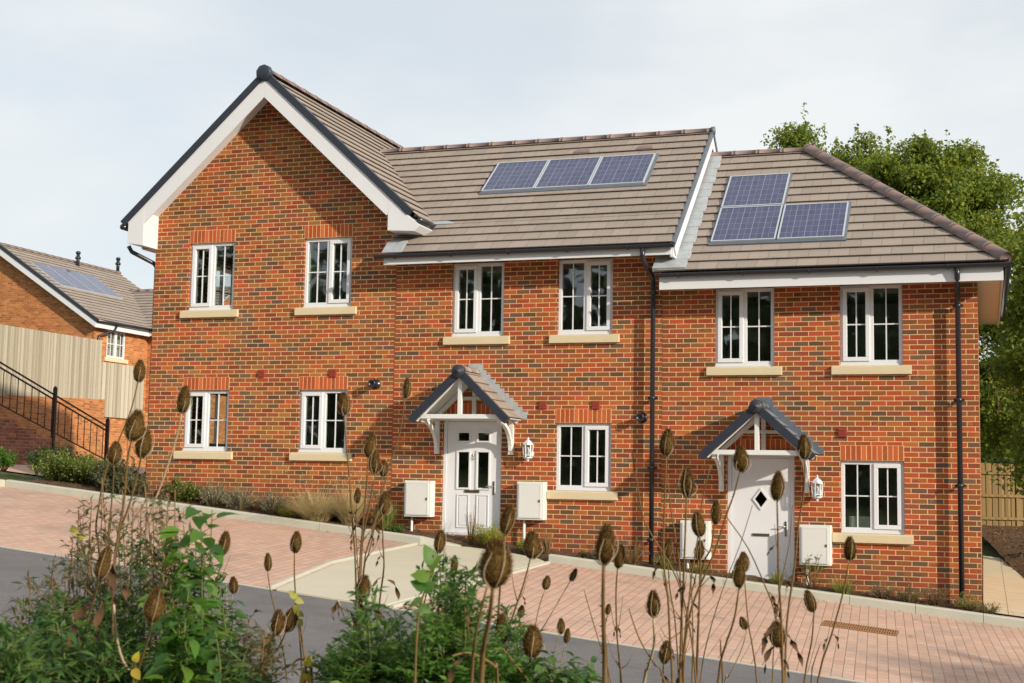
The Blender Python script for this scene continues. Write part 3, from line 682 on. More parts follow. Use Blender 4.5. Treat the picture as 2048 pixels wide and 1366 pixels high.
# ================================================================== the terrace
def house(x0, x1, s, label, mat, hgt=1.2):
    H = empty('terraced_house', (x0, 0, s)); tag(H, label, 'house', 'three stepped terraced houses'); return H
ZB = -4.3                                # walls run below ground
OW = .91
def lights_inside(H, wd, dep=5.2, top=1.3, holes_l=None):
    m = MB(); m.box(.13, wd-.13, 2.6, 2.65, -3.29, 1.25); m.box(wd*.50, wd*.50+.1, .5, 2.59, -3.29, 1.25)
    m.build('room_partition', 'room_wall', H)
    m = MB()                             # floor slabs and dividing walls that keep the rooms dim
    m.box(.12, wd-.12, .16, dep-.1, top+.02, top+.06); m.box(.12, wd-.12, .16, dep-.1, -1.25, -1.05); m.box(.12, wd-.12, .16, dep-.1, -3.4, -3.3)
    m.build('floor_slab', 'room_dark', H)
# ---------------- house 1 : gable fronted
X1, X2, X3, X4 = -8.965, -4.26, .29, 4.955
S1, S2, S3 = 4.313, 3.765, 3.229
W1 = X2-X1
H1 = house(X1, X2, S1, 'leftmost terraced house with front gable, white bargeboards and four windows, no front door visible', 'brick_mixed')
gx = -6.633-X1; GS = .917; gz = 8.35-S1                      # gable ridge (surface)
wl = [-8.262-X1, -5.997-X1]; LW = -2.475; LH = 1.068; UH = 1.2
m = MB(); holes = [(a, a+OW, 0, UH) for a in wl]+[(a-.01, a-.01+OW, LW, LW+LH) for a in wl]
ztopL = gz-GS*gx-.06; ztopR = gz-GS*(W1-gx)-.06; zt = min(ztopL, ztopR)-.02
wall_with_holes(m, 0, W1, ZB, zt, holes)
m.add([(0, 0, zt), (W1, 0, zt), (W1, 0, ztopR), (gx, 0, gz-.10), (0, 0, ztopL)], [(0, 1, 2, 3, 4)])
# left side wall with a window opening through which daylight shows
def sidewall(m, x, y0, y1, z0, z1, holes, dep, sign):
    Y = sorted(set([y0, y1]+[h[0] for h in holes]+[h[1] for h in holes])); Z = sorted(set([z0, z1]+[h[2] for h in holes]+[h[3] for h in holes]))
    for i in range(len(Y)-1):
        for j in range(len(Z)-1):
            cy, cz = (Y[i]+Y[i+1])/2, (Z[j]+Z[j+1])/2
            if any(h[0] < cy < h[1] and h[2] < cz < h[3] for h in holes): continue
            for xx in (x, x+dep): m.add([(xx, Y[i], Z[j]), (xx, Y[i+1], Z[j]), (xx, Y[i+1], Z[j+1]), (xx, Y[i], Z[j+1])], [(0, 1, 2, 3)])
    for a, b, c, d in holes:
        for q in ([(a, c), (a, d)], [(b, c), (b, d)], [(a, c), (b, c)], [(a, d), (b, d)]):
            m.add([(x, *q[0]), (x+dep, *q[0]), (x+dep, *q[1]), (x, *q[1])], [(0, 1, 2, 3)])
SH = [(1.72, 2.62, .05, 1.22), (1.72, 2.62, -2.35, -1.3)]
sidewall(m, 0, .0, 5.4, ZB, ztopL, SH, .12, 1)
m.add([(W1, 0, ZB), (W1, 5.4, ZB), (W1, 5.4, ztopR), (W1, 0, ztopR)], [(0, 1, 2, 3)])
m.add([(0, 5.4, ZB), (W1, 5.4, ZB), (W1, 5.4, ztopR), (gx, 5.4, gz-.1), (0, 5.4, ztopL)], [(0, 1, 2, 3, 4)])
m.build('brick_wall', 'brick_mixed', H1)
m = MB()
for a in wl:
    for z, h, dx in ((0, UH, 0), (LW, LH, -.01)): lintel(H1, a+dx, a+dx+OW, z+h)
for k_, (y0, y1, z0, z1) in enumerate(SH):
    W = empty('window', (0, y0, z0), H1); m = MB(); hh = z1-z0; ww = y1-y0
    for (a, b, c, d) in ((0, ww, 0, .06), (0, ww, hh-.06, hh), (0, .06, .06, hh-.06), (ww-.06, ww, .06, hh-.06), (ww*.48, ww*.54, .06, hh-.06)): m.box(.03, .09, a, b, c, d)
    m.box(.05, .06, .06, ww-.06, hh*.5-.012, hh*.5+.012); m.build('window_frame', 'upvc', W)
lights_inside(H1, W1)
window(H1, wl[0], 0, OW, UH, 'L'); window(H1, wl[1], 0, OW, UH, 'R')
window(H1, wl[0]-.01, LW, OW, LH, 'L'); window(H1, wl[1]-.01, LW, OW, LH, 'L')
# roof
rf = empty('roof', (0, 0, 0), H1)
ho = 2.745; ze1 = gz-GS*ho; A1 = math.atan(GS); LS = math.hypot(ho, GS*ho); YB = 5.75
m = MB()
LSr = math.hypot(2.88, GS*2.88); tiled(m, [(0, 0), (YB+.40, 0), (YB+.40, LSr), (0, LSr)], (gx+2.88, -.40, gz-GS*2.88), (0, 1, 0), (-1, 0, GS))
tiled(m, [(0, 0), (YB+.40, 0), (YB+.40, LS), (0, LS)], (gx-ho, YB, ze1), (0, -1, 0), (1, 0, GS))
m.build('roof_tiles', 'roof_tile', rf)
m = MB(); ridge_tiles(m, (gx, -.36, gz+.035), (gx, YB, gz+.025), .10, .45); m.build('ridge', 'ridge_clay', rf)
nL = Vector((-GS, 0, 1)).normalized(); nR = Vector((GS, 0, 1)).normalized()
m = MB()
for sg, n_, hh in ((-1, nL, 2.74), (1, nR, 2.79)):
    a = Vector((gx+sg*hh, 0, gz-GS*hh)); b = Vector((gx, 0, gz))
    q = [a+n_*.055, b+Vector((0, 0, .055*math.hypot(1, GS))), b-Vector((0, 0, .06*math.hypot(1, GS))), a-n_*.06]; m.prism([(p.x, -.475, p.z) for p in q], (0, .115, 0))
m.build('verge_cap', 'verge_black', rf, bevel=.008)
m = MB(); m.lathe([(.13, 0), (.145, .01), (.145, .09), (.125, .105), (.04, .108)], (gx, -.41, gz-.0), 9, (0, -1, 0)); m.build('ridge_stop', 'verge_black', rf)
m = MB()                                # bargeboards and box ends
bw = .30
kk = math.hypot(1, GS); c_ = .062*kk; hl_, hr_ = 2.64, 2.64
q = [(gx-hl_, gz-GS*hl_-c_), (gx, gz-c_), (gx+2.75, gz-GS*2.75-c_), (gx+2.60, gz-GS*2.75-c_-.03), (gx+2.36, gz-GS*2.36-c_-bw*kk*.72), (gx, gz-c_-bw*kk*.82), (gx-2.36, gz-GS*2.36-c_-bw*kk*.82), (gx-hl_, gz-GS*hl_-c_-.1)]
m.prism([(q[0][0], -.45, q[0][1]), (q[1][0], -.45, q[1][1]), (q[5][0], -.45, q[5][1]), (q[6][0], -.45, q[6][1])], (0, .025, 0))
m.prism([(q[1][0], -.45, q[1][1]), (gx+2.64, -.45, gz-GS*2.64-c_), (gx+2.36, -.45, q[4][1]-.05), (q[5][0], -.45, q[5][1])], (0, .025, 0))
m.build('bargeboard', 'fascia_white', rf, bevel=.003)
m = MB(); y0, y1 = -.452, -.424
bl = 5.46-S1; blr = 5.50-S1
m.prism([(gx-2.62, y0, bl+.02), (gx-2.30, y0, bl-.03), (gx-2.30, y0, gz-GS*2.30-c_-.1), (gx-2.62, y0, gz-GS*2.62-c_)], (0, .46, 0))
m.build('box_end', 'fascia_white', rf, bevel=.004); m = MB()
m.prism([(W1+.02, y0, blr), (W1+.50, y0, blr-.03), (W1+.60, y0, blr+.06), (gx+2.72, y0, gz-GS*2.72-c_-.01), (W1+.02, y0, gz-GS*(W1+.02-gx)-c_-.02)], (0, .90, 0))
m.build('box_end', 'fascia_white', rf, bevel=.004)
m = MB()                                # sloping soffit and side eaves boards
for sg in (-1, 1):
    a = Vector((gx+sg*2.36, 0, gz-GS*2.36-c_)); b = Vector((gx, 0, gz-c_)); d_ = Vector((0, 0, .12))
    m.prism([(a.x, -.424, a.z-.13), (b.x, -.424, b.z-.13), (b.x, -.001, b.z-.13), (a.x, -.001, a.z-.13)], (0, 0, .02))
m.box(gx-2.62, gx-2.33, .01, 5.6, bl-.02, bl); m.box(gx-2.64, gx-2.62, .01, 5.6, bl-.0, bl+.30)
m.build('soffit', 'fascia_white', rf)
m = MB(); g = MB()
for x, y0, y1, z in ((gx-2.75, -.44, 5.6, ze1-.05), (gx+2.93, -.40, .35, gz-GS*2.9-.03)):
    m = MB(); m.tube([(x, y0, z), (x, y1, z)], .052, 10); m.build('gutter', 'black_plastic', rf)
downpipe(H1, [(gx-2.70, -.30, bl-.0), (gx-2.66, -.25, bl-.10), (-.10, .10, bl-.26), (-.05, .12, bl-.34), (-.05, .12, -3.6)], [])
vent(H1, 2.23, -1.125); vent(H1, 3.59, -1.13); flue(H1, -4.576-X1, -1.322)
m = MB(); m.box(W1+.0, W1+.012, -.002, .0, ZB, 1.0); m.build('movement_joint', 'vent_red', H1)
# ---------------- house 2
W2 = X3-X2
H2 = house(X2, X3, S2, 'middle terraced house with a gabled porch over a glazed white door', 'brick_warm')
wl = [-3.2513-X2, -1.4248-X2]; ze2 = 5.1006-S2; zr2 = ze2+T_*(YR-YE)
m = MB(); dr = (-3.352-X2, -2.336-X2, -3.22, -1.325)
ZT2 = 1.285
wall_with_holes(m, .004, W2, ZB, ZT2, [(a, a+OW, 0, UH+.03) for a in wl]+[(wl[1], wl[1]+OW, LW, LW+LH), dr])
m.add([(W2, 0, ZB), (W2, 5.4, ZB), (W2, 5.4, ZT2), (W2, YR, zr2-.1), (W2, .0, ZT2)], [(0, 1, 2, 3, 4)]); m.add([(0, 5.4, ZB), (W2, 5.4, ZB), (W2, 5.4, ZT2), (0, 5.4, ZT2)], [(0, 1, 2, 3)])
m.build('brick_wall', 'brick_warm', H2)
lights_inside(H2, W2, top=1.3)
lintel(H2, wl[1], wl[1]+OW, LW+LH); lintel(H2, dr[0]-.1, dr[1]+.1, dr[3])
m = MB(); m.box(.12, W2-.12, .16, 5.1, -.02, .02, 0) if False else None
window(H2, wl[0], 0, OW, UH+.02, 'L'); window(H2, wl[1], 0, OW, UH+.02, 'R'); window(H2, wl[1], LW, OW, LH, 'R')
door(H2, *dr, 'panelled')
porch(H2, -2.80-X2, -.60, .80, .75, -1.36, False)
meter_box(H2, -3.93-X2, -3.465-X2, -2.945, -2.36); meter_box(H2, -1.995-X2, -1.55-X2, -2.945, -2.345)
lantern(H2, -1.838-X2, -1.84); vent(H2, -1.644-X2, -1.12); vent(H2, -.767-X2, -1.12); flue(H2, -.014-X2, -1.322)
rf = empty('roof', (0, 0, 0), H2); VX2 = .55-X2
m = MB()
# front slope is cut by the valley against the gable roof of the first house
def valley_pts():
    gxx = gx-W1; pts = []
    for v in (0, SL):
        y = YE+v*CP; z = S2+ze2+v*SP; x = (S1+gz-z)/GS+gxx; pts.append((x, v))
    return pts
vp_ = valley_pts()
# below the box end the roof runs left to the corner
vb = (S1+gz-GS*2.90-(S2+ze2))/SP          # height on the slope where the gable gutter sits
xb = gx-W1+2.90
fr = [(-.06, 0), (VX2, 0), (VX2, SL), (vp_[1][0], SL), (xb, vb), (-.06, vb-.02)]
O_ = (0, YE, ze2); U_ = (1, 0, 0); V_ = (0, CP, SP)
tiled(m, [(-.06, 0), (VX2, 0), (VX2, vb), (-.06, vb)], O_, U_, V_)
def clipped_course(m, poly, O, U, V): tiled(m, poly, O, U, V)
tiled(m, [(vp_[0][0]+(vp_[1][0]-vp_[0][0])*vb/SL, vb), (VX2, vb), (VX2, SL), (vp_[1][0], SL)], O_, U_, V_)
tiled(m, [(0, 0), (VX2+2.5, 0), (VX2+2.5, SL), (0, SL)], (VX2, 2*YR-YE, ze2), (-1, 0, 0), (0, -CP, SP))
m.build('roof_tiles', 'roof_tile', rf)
m = MB(); ridge_tiles(m, (vp_[1][0], YR, zr2+.03), (VX2-.02, YR, zr2+.02), .09, .45); m.build('ridge', 'ridge_clay', rf)
for px_, vv in ((-1.70-X2, 3.47), (-.55-X2, 3.46)):
    m = MB(); c0 = Vector(O_)+Vector(U_)*px_+Vector(V_)*vv; nn = Vector((0, -SP, CP))
    m.prism([c0+Vector((-.15, 0, 0))+Vector(V_)*-.05+nn*.035, c0+Vector((.15, 0, 0))+Vector(V_)*-.05+nn*.035, c0+Vector((.12, 0, 0))+Vector(V_)*.07+nn*.035, c0+Vector((-.12, 0, 0))+Vector(V_)*.07+nn*.035], nn*.02); m.build('tile_vent', 'ridge_clay', rf)
m = MB(); m.box(-.03, VX2-.03, -.46, -.435, 1.16, ze2-.03); m.box(VX2-.05, VX2, -.4349, -.02, 1.13, ze2+.02); m.build('fascia', 'fascia_white', rf, bevel=.003)
m = MB(); m.box(.0, VX2-.055, -.4345, -.001, 1.235, 1.255); m.build('soffit', 'soffit_cream', rf)
gutter(rf, -.16, VX2+.03, ze2-.02, -.52)
m = MB()                                # raking verge board and cap on the right
a = Vector((VX2, YE-.02, ze2-.03)); b = Vector((VX2, YR, zr2-.03)); nn = Vector((0, -SP, CP)); b2 = Vector((VX2, 2*YR-YE, ze2-.03)); nn2 = Vector((0, SP, CP))
m.prism([a, b, b-Vector((0, 0, .24)), a-nn*.19+Vector((0, .05, 0))], (.025, 0, 0)); m.prism([b, b2, b2-nn2*.19, b-Vector((0, 0, .24))], (.025, 0, 0))
m.build('bargeboard', 'fascia_white', rf, bevel=.003)
m = MB(); m.prism([a+nn*.055, b+nn*.055+Vector((0, 0, .02)), b-nn*.012, a-nn*.012], (.04, 0, 0)); m.prism([b+nn2*.06, b2+nn2*.055, b2-nn2*.02, b-nn2*.02], (.045, 0, 0))
m.tube([b+Vector((.0, -.02, .06)), b+Vector((.06, -.02, .06))], .075, 10)
m.build('verge_cap', 'lead_dark', rf)
m = MB(); m.prism([Vector((-.06, YE-.02, ze2+.012)), Vector((.28, YE-.02, ze2+.015)), Vector((.30, YE+.22, ze2+.24)), Vector((-.06, YE+.22, ze2+.24))], Vector((0, -SP, CP))*.02); m.build('flashing', 'lead', rf); m = MB(); m.prism([Vector((xb-.35, YE+vb*CP-.03, ze2+vb*SP)), Vector((xb+.42, YE+vb*CP-.03, ze2+vb*SP)), Vector((xb+.1, YE+(vb+.2)*CP, ze2+(vb+.2)*SP)), Vector((xb-.2, YE+(vb+.2)*CP, ze2+(vb+.2)*SP))], Vector((0, -SP, CP))*.022)
m.build('flashing', 'lead', rf)
m = MB(); m.box(-.012, .0, -.35, 2.2, ze2-.25, ze2+.35) if False else None
downpipe(H2, [(.09-X2, -.52, ze2-.06), (.09-X2, -.52, ze2-.20), (.10-X2, -.46, ze2-.27), (.165-X2, -.16, ze2-.47), (.17-X2, -.125, ze2-.56), (.17-X2, -.125, -3.75)], [(.17-X2, -.125, .62), (.17-X2, -.125, -1.02), (.17-X2, -.125, -2.1), (.17-X2, -.125, -3.2)])
# three panels in one row; the array lies in the tiles with a dark frame
def array(rf, O, boxes, pan):
    O = Vector(O); U = Vector((1, 0, 0)); V = Vector((0, CP, SP)); N = U.cross(V); T = Matrix((U, V, N)).transposed().to_4x4(); T.translation = O
    m = MB()
    for i, (a, b, c, d) in enumerate(boxes): m.box(a, b, c, d, .0, .043+.001*i, 0, T)
    m.build('panel_flashing', 'lead_dark', rf)
    for p in pan: solar(rf, O, U, V, *p, None)
xa = -3.185-X2; pw = .966
array(rf, O_, [(xa-.03, xa+3*pw+.05, 1.97, 3.19)], [(xa+i*pw+.006, xa+(i+1)*pw-.006, 2.03, 3.14) for i in range(3)])
# ---------------- house 3
W3 = X4-X3
H3 = house(X3, X4, S3, 'right end terraced house with hipped roof and diamond window in its white door', 'brick_red')
wl = [1.1142-X3, 2.9961-X3]; ze3 = 4.6533-S3; zr3 = ze3+T_*(YR-YE)
dr = (1.31-X3, 2.322-X3, -3.30, -1.325); m = MB()
wall_with_holes(m, .004, W3, ZB, 1.285, [(a, a+OW, 0, UH+.02) for a in wl]+[(wl[1], wl[1]+OW, LW, LW+LH), dr])
m.add([(W3, 0, ZB), (W3, 5.4, ZB), (W3, 5.4, 1.285), (W3, .0, 1.285)], [(0, 1, 2, 3)]); m.add([(0, 5.4, ZB), (W3, 5.4, ZB), (W3, 5.4, 1.285), (0, 5.4, 1.285)], [(0, 1, 2, 3)])
m.build('brick_wall', 'brick_red', H3)
lights_inside(H3, W3)
lintel(H3, wl[1], wl[1]+OW, LW+LH); lintel(H3, dr[0]-.1, dr[1]+.1, dr[3])
window(H3, wl[0], 0, OW, UH+.015, 'L'); window(H3, wl[1], 0, OW, UH+.015, 'L'); window(H3, wl[1], LW, OW, LH, 'R')
door(H3, *dr, 'plain')
porch(H3, 1.87-X3, -.62, .80, .75, -1.34, True)
meter_box(H3, .63-X3, 1.075-X3, -2.93, -2.35); meter_box(H3, 2.415-X3, 2.87-X3, -2.955, -2.365)
lantern(H3, 2.672-X3, -1.83); vent(H3, 3.03-X3, -1.0)
m = MB(); m.box(wl[1]+.09, wl[1]+.40, .35, .60, LW+.02, LW+.24); m.build('cardboard_box', 'cardboard', H3)
rf = empty('roof', (0, 0, 0), H3); HX = 5.37-X3; O3 = (0, YE, ze3)
m = MB(); hx = HX-(YR-YE)
tiled(m, [(.0, 0), (HX, 0), (hx, SL), (.0, SL)], O3, U_, V_)
tiled(m, [(0, 0), (2*(YR-YE), 0), ((YR-YE), SL)], (HX, YE, ze3), (0, 1, 0), (-CP, 0, SP))
tiled(m, [(0, 0), (HX, 0), (HX, SL), (HX-hx, SL)], (HX, 2*YR-YE, ze3), (-1, 0, 0), (0, -CP, SP))
m.build('roof_tiles', 'roof_tile', rf)
m = MB(); ridge_tiles(m, (VX2+X2-X3, YR, zr3+.03), (hx, YR, zr3+.02), .09, .45); m.build('ridge', 'ridge_clay', rf)
m = MB(); ridge_tiles(m, (HX-.02, YE+.02, ze3+.045), (hx, YR, zr3+.04), .115, .40, .9); ridge_tiles(m, (HX-.02, 2*YR-YE-.02, ze3+.045), (hx, YR, zr3+.04), .13, .40, .95); m.build('hip_tiles', 'ridge_clay', rf)
m = MB(); m.box(.05, HX-.06, -.46, -.435, 1.155, ze3-.03); m.box(HX-.085, HX-.06, -.4345, 5.8, 1.155, ze3-.03); m.build('fascia', 'fascia_white', rf, bevel=.003)
m = MB(); m.box(.06, HX-.09, -.4345, -.001, 1.225, 1.245); m.box(W3+.001, HX-.09, .0, 5.8, 1.225, 1.245); m.build('soffit', 'soffit_cream', rf)
gutter(rf, .0, HX+.04, ze3-.03, -.52)
m = MB(); m.tube([(HX+.0, -.52, ze3-.055), (HX+.0, 5.8, ze3-.055)], .052, 8); m.build('gutter', 'black_plastic', rf)
m = MB()                                # stepped lead at the foot of the neighbour's gable
e0 = VX2+X2-X3
for i in range(15):
    v0_, v1_ = i*.262+.03, (i+1)*.262+.03
    if v1_ > SL: v1_ = SL
    wd_ = .19+.02*(i % 2)
    P_ = lambda u, v, n: Vector(O3)+Vector(U_)*u+Vector(V_)*v+Vector((0, -SP, CP))*n
    m.add([P_(e0-.32, v0_, .064), P_(e0+wd_, v0_, .062), P_(e0+wd_, v1_, .058), P_(e0-.32, v1_, .060)], [(0, 1, 2, 3)])
    m.add([P_(e0-.32, v0_, .0), P_(e0+wd_, v0_, .0), P_(e0+wd_, v0_, .062), P_(e0-.32, v0_, .064)], [(0, 1, 2, 3)])
    m.add([P_(e0+wd_, v0_, .0), P_(e0+wd_, v1_, .0), P_(e0+wd_, v1_, .058), P_(e0+wd_, v0_, .062)], [(0, 1, 2, 3)])
m.build('flashing', 'lead', rf)
downpipe(H3, [(4.69-X3, -.52, ze3-.08), (4.69-X3, -.50, ze3-.20), (4.685-X3, -.20, ze3-.40), (4.685-X3, -.125, ze3-.48), (4.685-X3, -.125, -3.75)], [(4.685-X3, -.125, .85), (4.685-X3, -.125, -.52), (4.685-X3, -.125, -1.75)])
xa = 1.02-X3
array(rf, O3, [(xa-.03, xa+1.03, .74, 3.13), (xa+1.03, xa+2.07, .74, 1.99)], [(xa, xa+1.0, .80, 1.93), (xa, xa+1.0, 1.96, 3.08), (xa+1.03, xa+2.03, .80, 1.93)])
# ================================================================== background left: house, fence, walls, railing
BH = empty('terraced_house', (-25.57, 21.165, 0)); tag(BH, 'brick house beyond the timber fence with solar panels and two vent pipes', 'house')
BE, BS, HW, BR = 6.95, .65, 4.6, 27.3-21.165
m = MB(); hz = BE+.0; m.add([(0, 0, 0), (-2*HW+.4, 0, 0), (-2*HW+.4, 0, hz-.05), (-HW+.2, 0, hz+BS*(HW-.1)), (0, 0, hz-.05)], [(0, 1, 2, 3, 4)])
wy0, wy1 = 21.95-21.165, 23.10-21.165
Yc = [0, wy0, wy1, 3.4]; Zc = [0, 5.20, 6.20, hz-.05]; WZ0, WZ1 = 5.62, 6.66
Zc = [0, WZ0, WZ1, hz-.05]
for i in range(3):
    for j in range(3):
        if i == 1 and j == 1: continue
        m.add([(0, Yc[i], Zc[j]), (0, Yc[i+1], Zc[j]), (0, Yc[i+1], Zc[j+1]), (0, Yc[i], Zc[j+1])], [(0, 1, 2, 3)])
for a, b in (((wy0, WZ0), (wy0, WZ1)), ((wy1, WZ0), (wy1, WZ1)), ((wy0, WZ1), (wy1, WZ1))): m.add([(0, *a), (-.1, *a), (-.1, *b), (0, *b)], [(0, 1, 2, 3)])
m.add([(0, 3.4, 0), (2, 3.4, 0), (2, 3.4, hz+.1), (0, 3.4, hz+.1)], [(0, 1, 2, 3)]); m.add([(2, 3.4, 0), (2, 9, 0), (2, 9, hz-.1), (2, 3.4, hz-.1)], [(0, 1, 2, 3)]); m.add([(2, 3.4, hz-.1), (2, 9, hz-.1), (2, BR, hz+BS*(BR-3.4)-.1)], [(0, 1, 2)])
m.build('brick_wall', 'brick_far', BH)
m = MB(); m.box(-2.5, -.3, .3, 3, 4.6, 6.9); m.build('room', 'room_dark', BH)
W = empty('window', (-.08, wy0, WZ0), BH); ww, hh = wy1-wy0, WZ1-WZ0; m = MB()
for (a, b, c, d) in ((0, ww, 0, .07), (0, ww, hh-.07, hh), (0, .07, .07, hh-.07), (ww-.07, ww, .07, hh-.07), (ww*.45, ww*.56, .07, hh-.07)): m.box(.0, .06, a, b, c, d)
for yy in (ww*.26, ww*.78): m.box(.02, .04, yy-.015, yy+.015, .07, hh-.07)
m.box(.022, .042, .07, ww-.07, hh/2-.015, hh/2+.015); m.build('window_frame', 'upvc', W)
m = MB(); m.box(-.02, -.01, .05, ww-.05, .05, hh-.05); m.build('pane', 'window_glass', W)
m = MB(); m.box(.06, .14, -.15, ww+.15, -.15, -.002); m.build('sill', 'sill_stone', W)
rf = empty('roof', (0, 0, 0), BH); bsl = math.hypot(1, BS); LB = HW*bsl
m = MB(); tiled(m, [(0, 0), (BR+1.6, 0), (BR+1.6, LB), (0, LB)], (.30, -.3, BE-.1), (0, 1, 0), (-1, 0, BS))
tiled(m, [(0, 0), (BR+1.6, 0), (BR+1.6, LB), (0, LB)], (.3-2*HW, BR+1.3, BE-.1), (0, -1, 0), (1, 0, BS))
wy = 3.4; tiled(m, [(-3.9, 0), (2.2, 0), (2.2, (BR-wy+.3)*bsl), (-4.2, (BR-wy+.3)*bsl)], (0, wy-.3, BE-.08), (1, 0, 0), (0, 1, BS))
m.build('roof_tiles', 'roof_tile', rf)
m = MB(); ridge_tiles(m, (.3-HW, -.3, BE-.1+BS*HW), (.3-HW, BR+1.3, BE-.1+BS*HW), .12, .45); m.build('ridge', 'ridge_clay', rf); m = MB(); ridge_tiles(m, (-4., BR, BE-.08+BS*(BR-wy+.3)), (2.2, BR, BE-.08+BS*(BR-wy+.3)), .12, .45); m.build('ridge', 'ridge_clay', rf)
m = MB(); a = Vector((.30, -.33, BE-.1)); b = Vector((.3-HW, -.33, BE-.1+BS*HW)); m.prism([a+Vector((0, 0, .0)), b, b-Vector((0, 0, .32)), a-Vector((.04, 0, .24))], (0, .03, 0))
m.box(.24, .27, -.3, 3.1, BE-.34, BE-.1); m.box(.27, 2.2, 3.07, 3.10, BE-.32, BE-.08); m.build('bargeboard', 'fascia_white', rf)
m = MB(); m.prism([a+Vector((.02, -.02, .09)), b+Vector((0, -.02, .09)), b-Vector((0, .02, .06)), a-Vector((-.02, .02, .06))], (0, .1, 0)); m.tube([(.34, -.3, BE-.1), (.34, 3.0, BE-.1)], .07, 8); m.tube([(.3, 3.02, BE-.1), (2.2, 3.02, BE-.1)], .07, 8)
m.build('gutter', 'black_plastic', rf)
m = MB(); m.tube([(.34, .9, BE-.15), (.3, .8, BE-.35), (.08, .2, BE-.6), (.07, .15, BE-.8), (.07, .15, 3)], .045, 8); m.build('downpipe', 'black_plastic', BH)
T = Matrix((Vector((0, 1, 0)), Vector((-1, 0, BS)).normalized(), Vector((BS, 0, 1)).normalized())).transposed().to_4x4(); T.translation = (.3, 0, BE-.1)
for i in range(4):
    A = empty('solar_panel', (0, 0, 0), rf); u0 = .35+i*.98; m = MB(); m.box(u0, u0+.96, 2.55, 4.3, .02, .07, 0, T); m.build('panel_frame', 'panel_alu', A)
    q = [T @ Vector(p) for p in ((u0+.02, 2.57, .072), (u0+.94, 2.57, .072), (u0+.94, 4.28, .072), (u0+.02, 4.28, .072))]; m = MB(); m.add(q, [(0, 1, 2, 3)], 0, False, [[(0, 0), (1, 0), (1, 1), (0, 1)]]); m.build('panel_face', 'solar_cells', A)
for vx, vy in ((-4.0, 4.2), (-4.45, 7.55)):
    zz = BE-.1+BS*(.3-vx); m = MB(); m.tube([(vx, vy, zz-.1), (vx, vy, zz+.62)], .07, 10); m.lathe([(.1, .62), (.1, .70)], (vx, vy, zz-.1), 10); m.lathe([(.11, .30), (.12, .36), (.1, .4)], (vx, vy, zz), 10); m.build('vent_pipe', 'black_plastic', rf)
# timber close-board fence on the retaining wall
def closeboard(name, label, A, B, hA, hB, mat, rails=False, w_=.1, post=1.8, group=None, thick=.02):
    A, B = Vector(A), Vector(B); D = B-A; L = Vector((D.x, D.y)).length; F = empty(name, A, None, math.atan2(D.y, D.x)); tag(F, label, 'fence', group)
    n = int(L/w_); m = MB(); sl_ = D.z/L; rr = random.Random(9)
    for i in range(n):
        x = i*w_; t = i/n; h = hA+(hB-hA)*t; z = sl_*x; yo = (i % 2)*.02
        m.box(x+.002, x+w_+.012, -.01+yo, .008+yo, z, z+h+rr.uniform(-.006, .006))
    m.build('board', mat, F)
    m = MB()
    for q in ((.15, .5, .85) if rails else (.1,)):
        m.beam((0, -.04 if rails else .05, hA*q), (L, -.04 if rails else .05, hB*q+sl_*L), .05, .07)
    m.build('rail', mat, F)
    k_ = 0.
    while k_ <= L+.01:
        m = MB(); h = hA+(hB-hA)*k_/L-.06; m.box(k_-.05, k_+.05, .02 if not rails else -.03, .12 if not rails else .07, sl_*k_-.3, sl_*k_+h); m.build('post', mat, F); k_ += post
    return F
A_ = Vector((-18.5, 7.62, 3.32)); B_ = Vector((-20.48, 14.6, 3.62)); E_ = A_+(A_-B_)*.6; 
closeboard('timber_fence', 'tall weathered grey close board fence on top of the retaining wall', (E_.x, E_.y, E_.z), B_, 1.78, 1.80, 'fence_grey', w_=.1)
closeboard('timber_fence', 'short lower step of weathered fence at the far end beside the brick house', (-20.55, 14.75, 3.1), (-20.53, 17.0, 3.1), 1.68, 1.68, 'fence_grey')
RW = empty('retaining_wall', (0, 0, 0)); tag(RW, 'red brick retaining wall carrying the grey fence behind the railing', 'wall')
m = MB(); D = (B_-E_); n_ = Vector((D.y, -D.x, 0)).normalized(); 
m.prism([E_+n_*.05-Vector((0, 0, 2.6)), B_+n_*.05+D.normalized()*.3-Vector((0, 0, 2.6)), B_+n_*.05+D.normalized()*.3, E_+n_*.05], -n_*.3); m.build('brickwork', 'brick_far', RW)
m = MB(); m.box(-20.95, -20.62, 14.9, 17.9, .9, 3.12); m.box(-27.8, -20.951, 17.6, 17.9, .9, 3.35); m.build('return_wall', 'brick_far', RW)
# stair wall under the railing: stepped brick coping
RA = Vector((-15.33, 3.80, 0)); RB = Vector((-14.93, 7.22, 0)); RE = RA+(RA-RB)*1.0
def rz_(t): return 2.88+(1.72-2.88)*t                      # bottom rail height, t from A to B
SW = empty('stair_wall', (0, 0, 0)); tag(SW, 'purple red brick stair wall stepping down beneath the black railing', 'wall')
m = MB(); d = (RB-RA); n_ = Vector((d.y, -d.x, 0)).normalized(); nst = 12
for i in range(nst):
    t0, t1 = -1+i*2/nst, -1+(i+1)*2/nst; a = RA+d*t0; b = RA+d*t1; zt = rz_(t1)-.12
    m.prism([(a.x, a.y, .3), (b.x, b.y, .3), (b.x, b.y, zt-.225), (a.x, a.y, zt-.225)], -n_*.24)
m.build('brickwork', 'brick_garden', SW)
m = MB()
for i in range(nst):
    t0, t1 = -1+i*2/nst, -1+(i+1)*2/nst; a = RA+d*t0+n_*.01; b = RA+d*t1+n_*.01; zt = rz_(t1)-.12
    m.prism([(a.x, a.y, zt-.2255), (b.x, b.y, zt-.2255), (b.x, b.y, zt), (a.x, a.y, zt)], -n_*.26)
m.build('coping', 'brick_garden', SW)
RL = empty('metal_railing', (0, 0, 0)); tag(RL, 'black bow top metal railing sloping down the garden steps', 'railing')
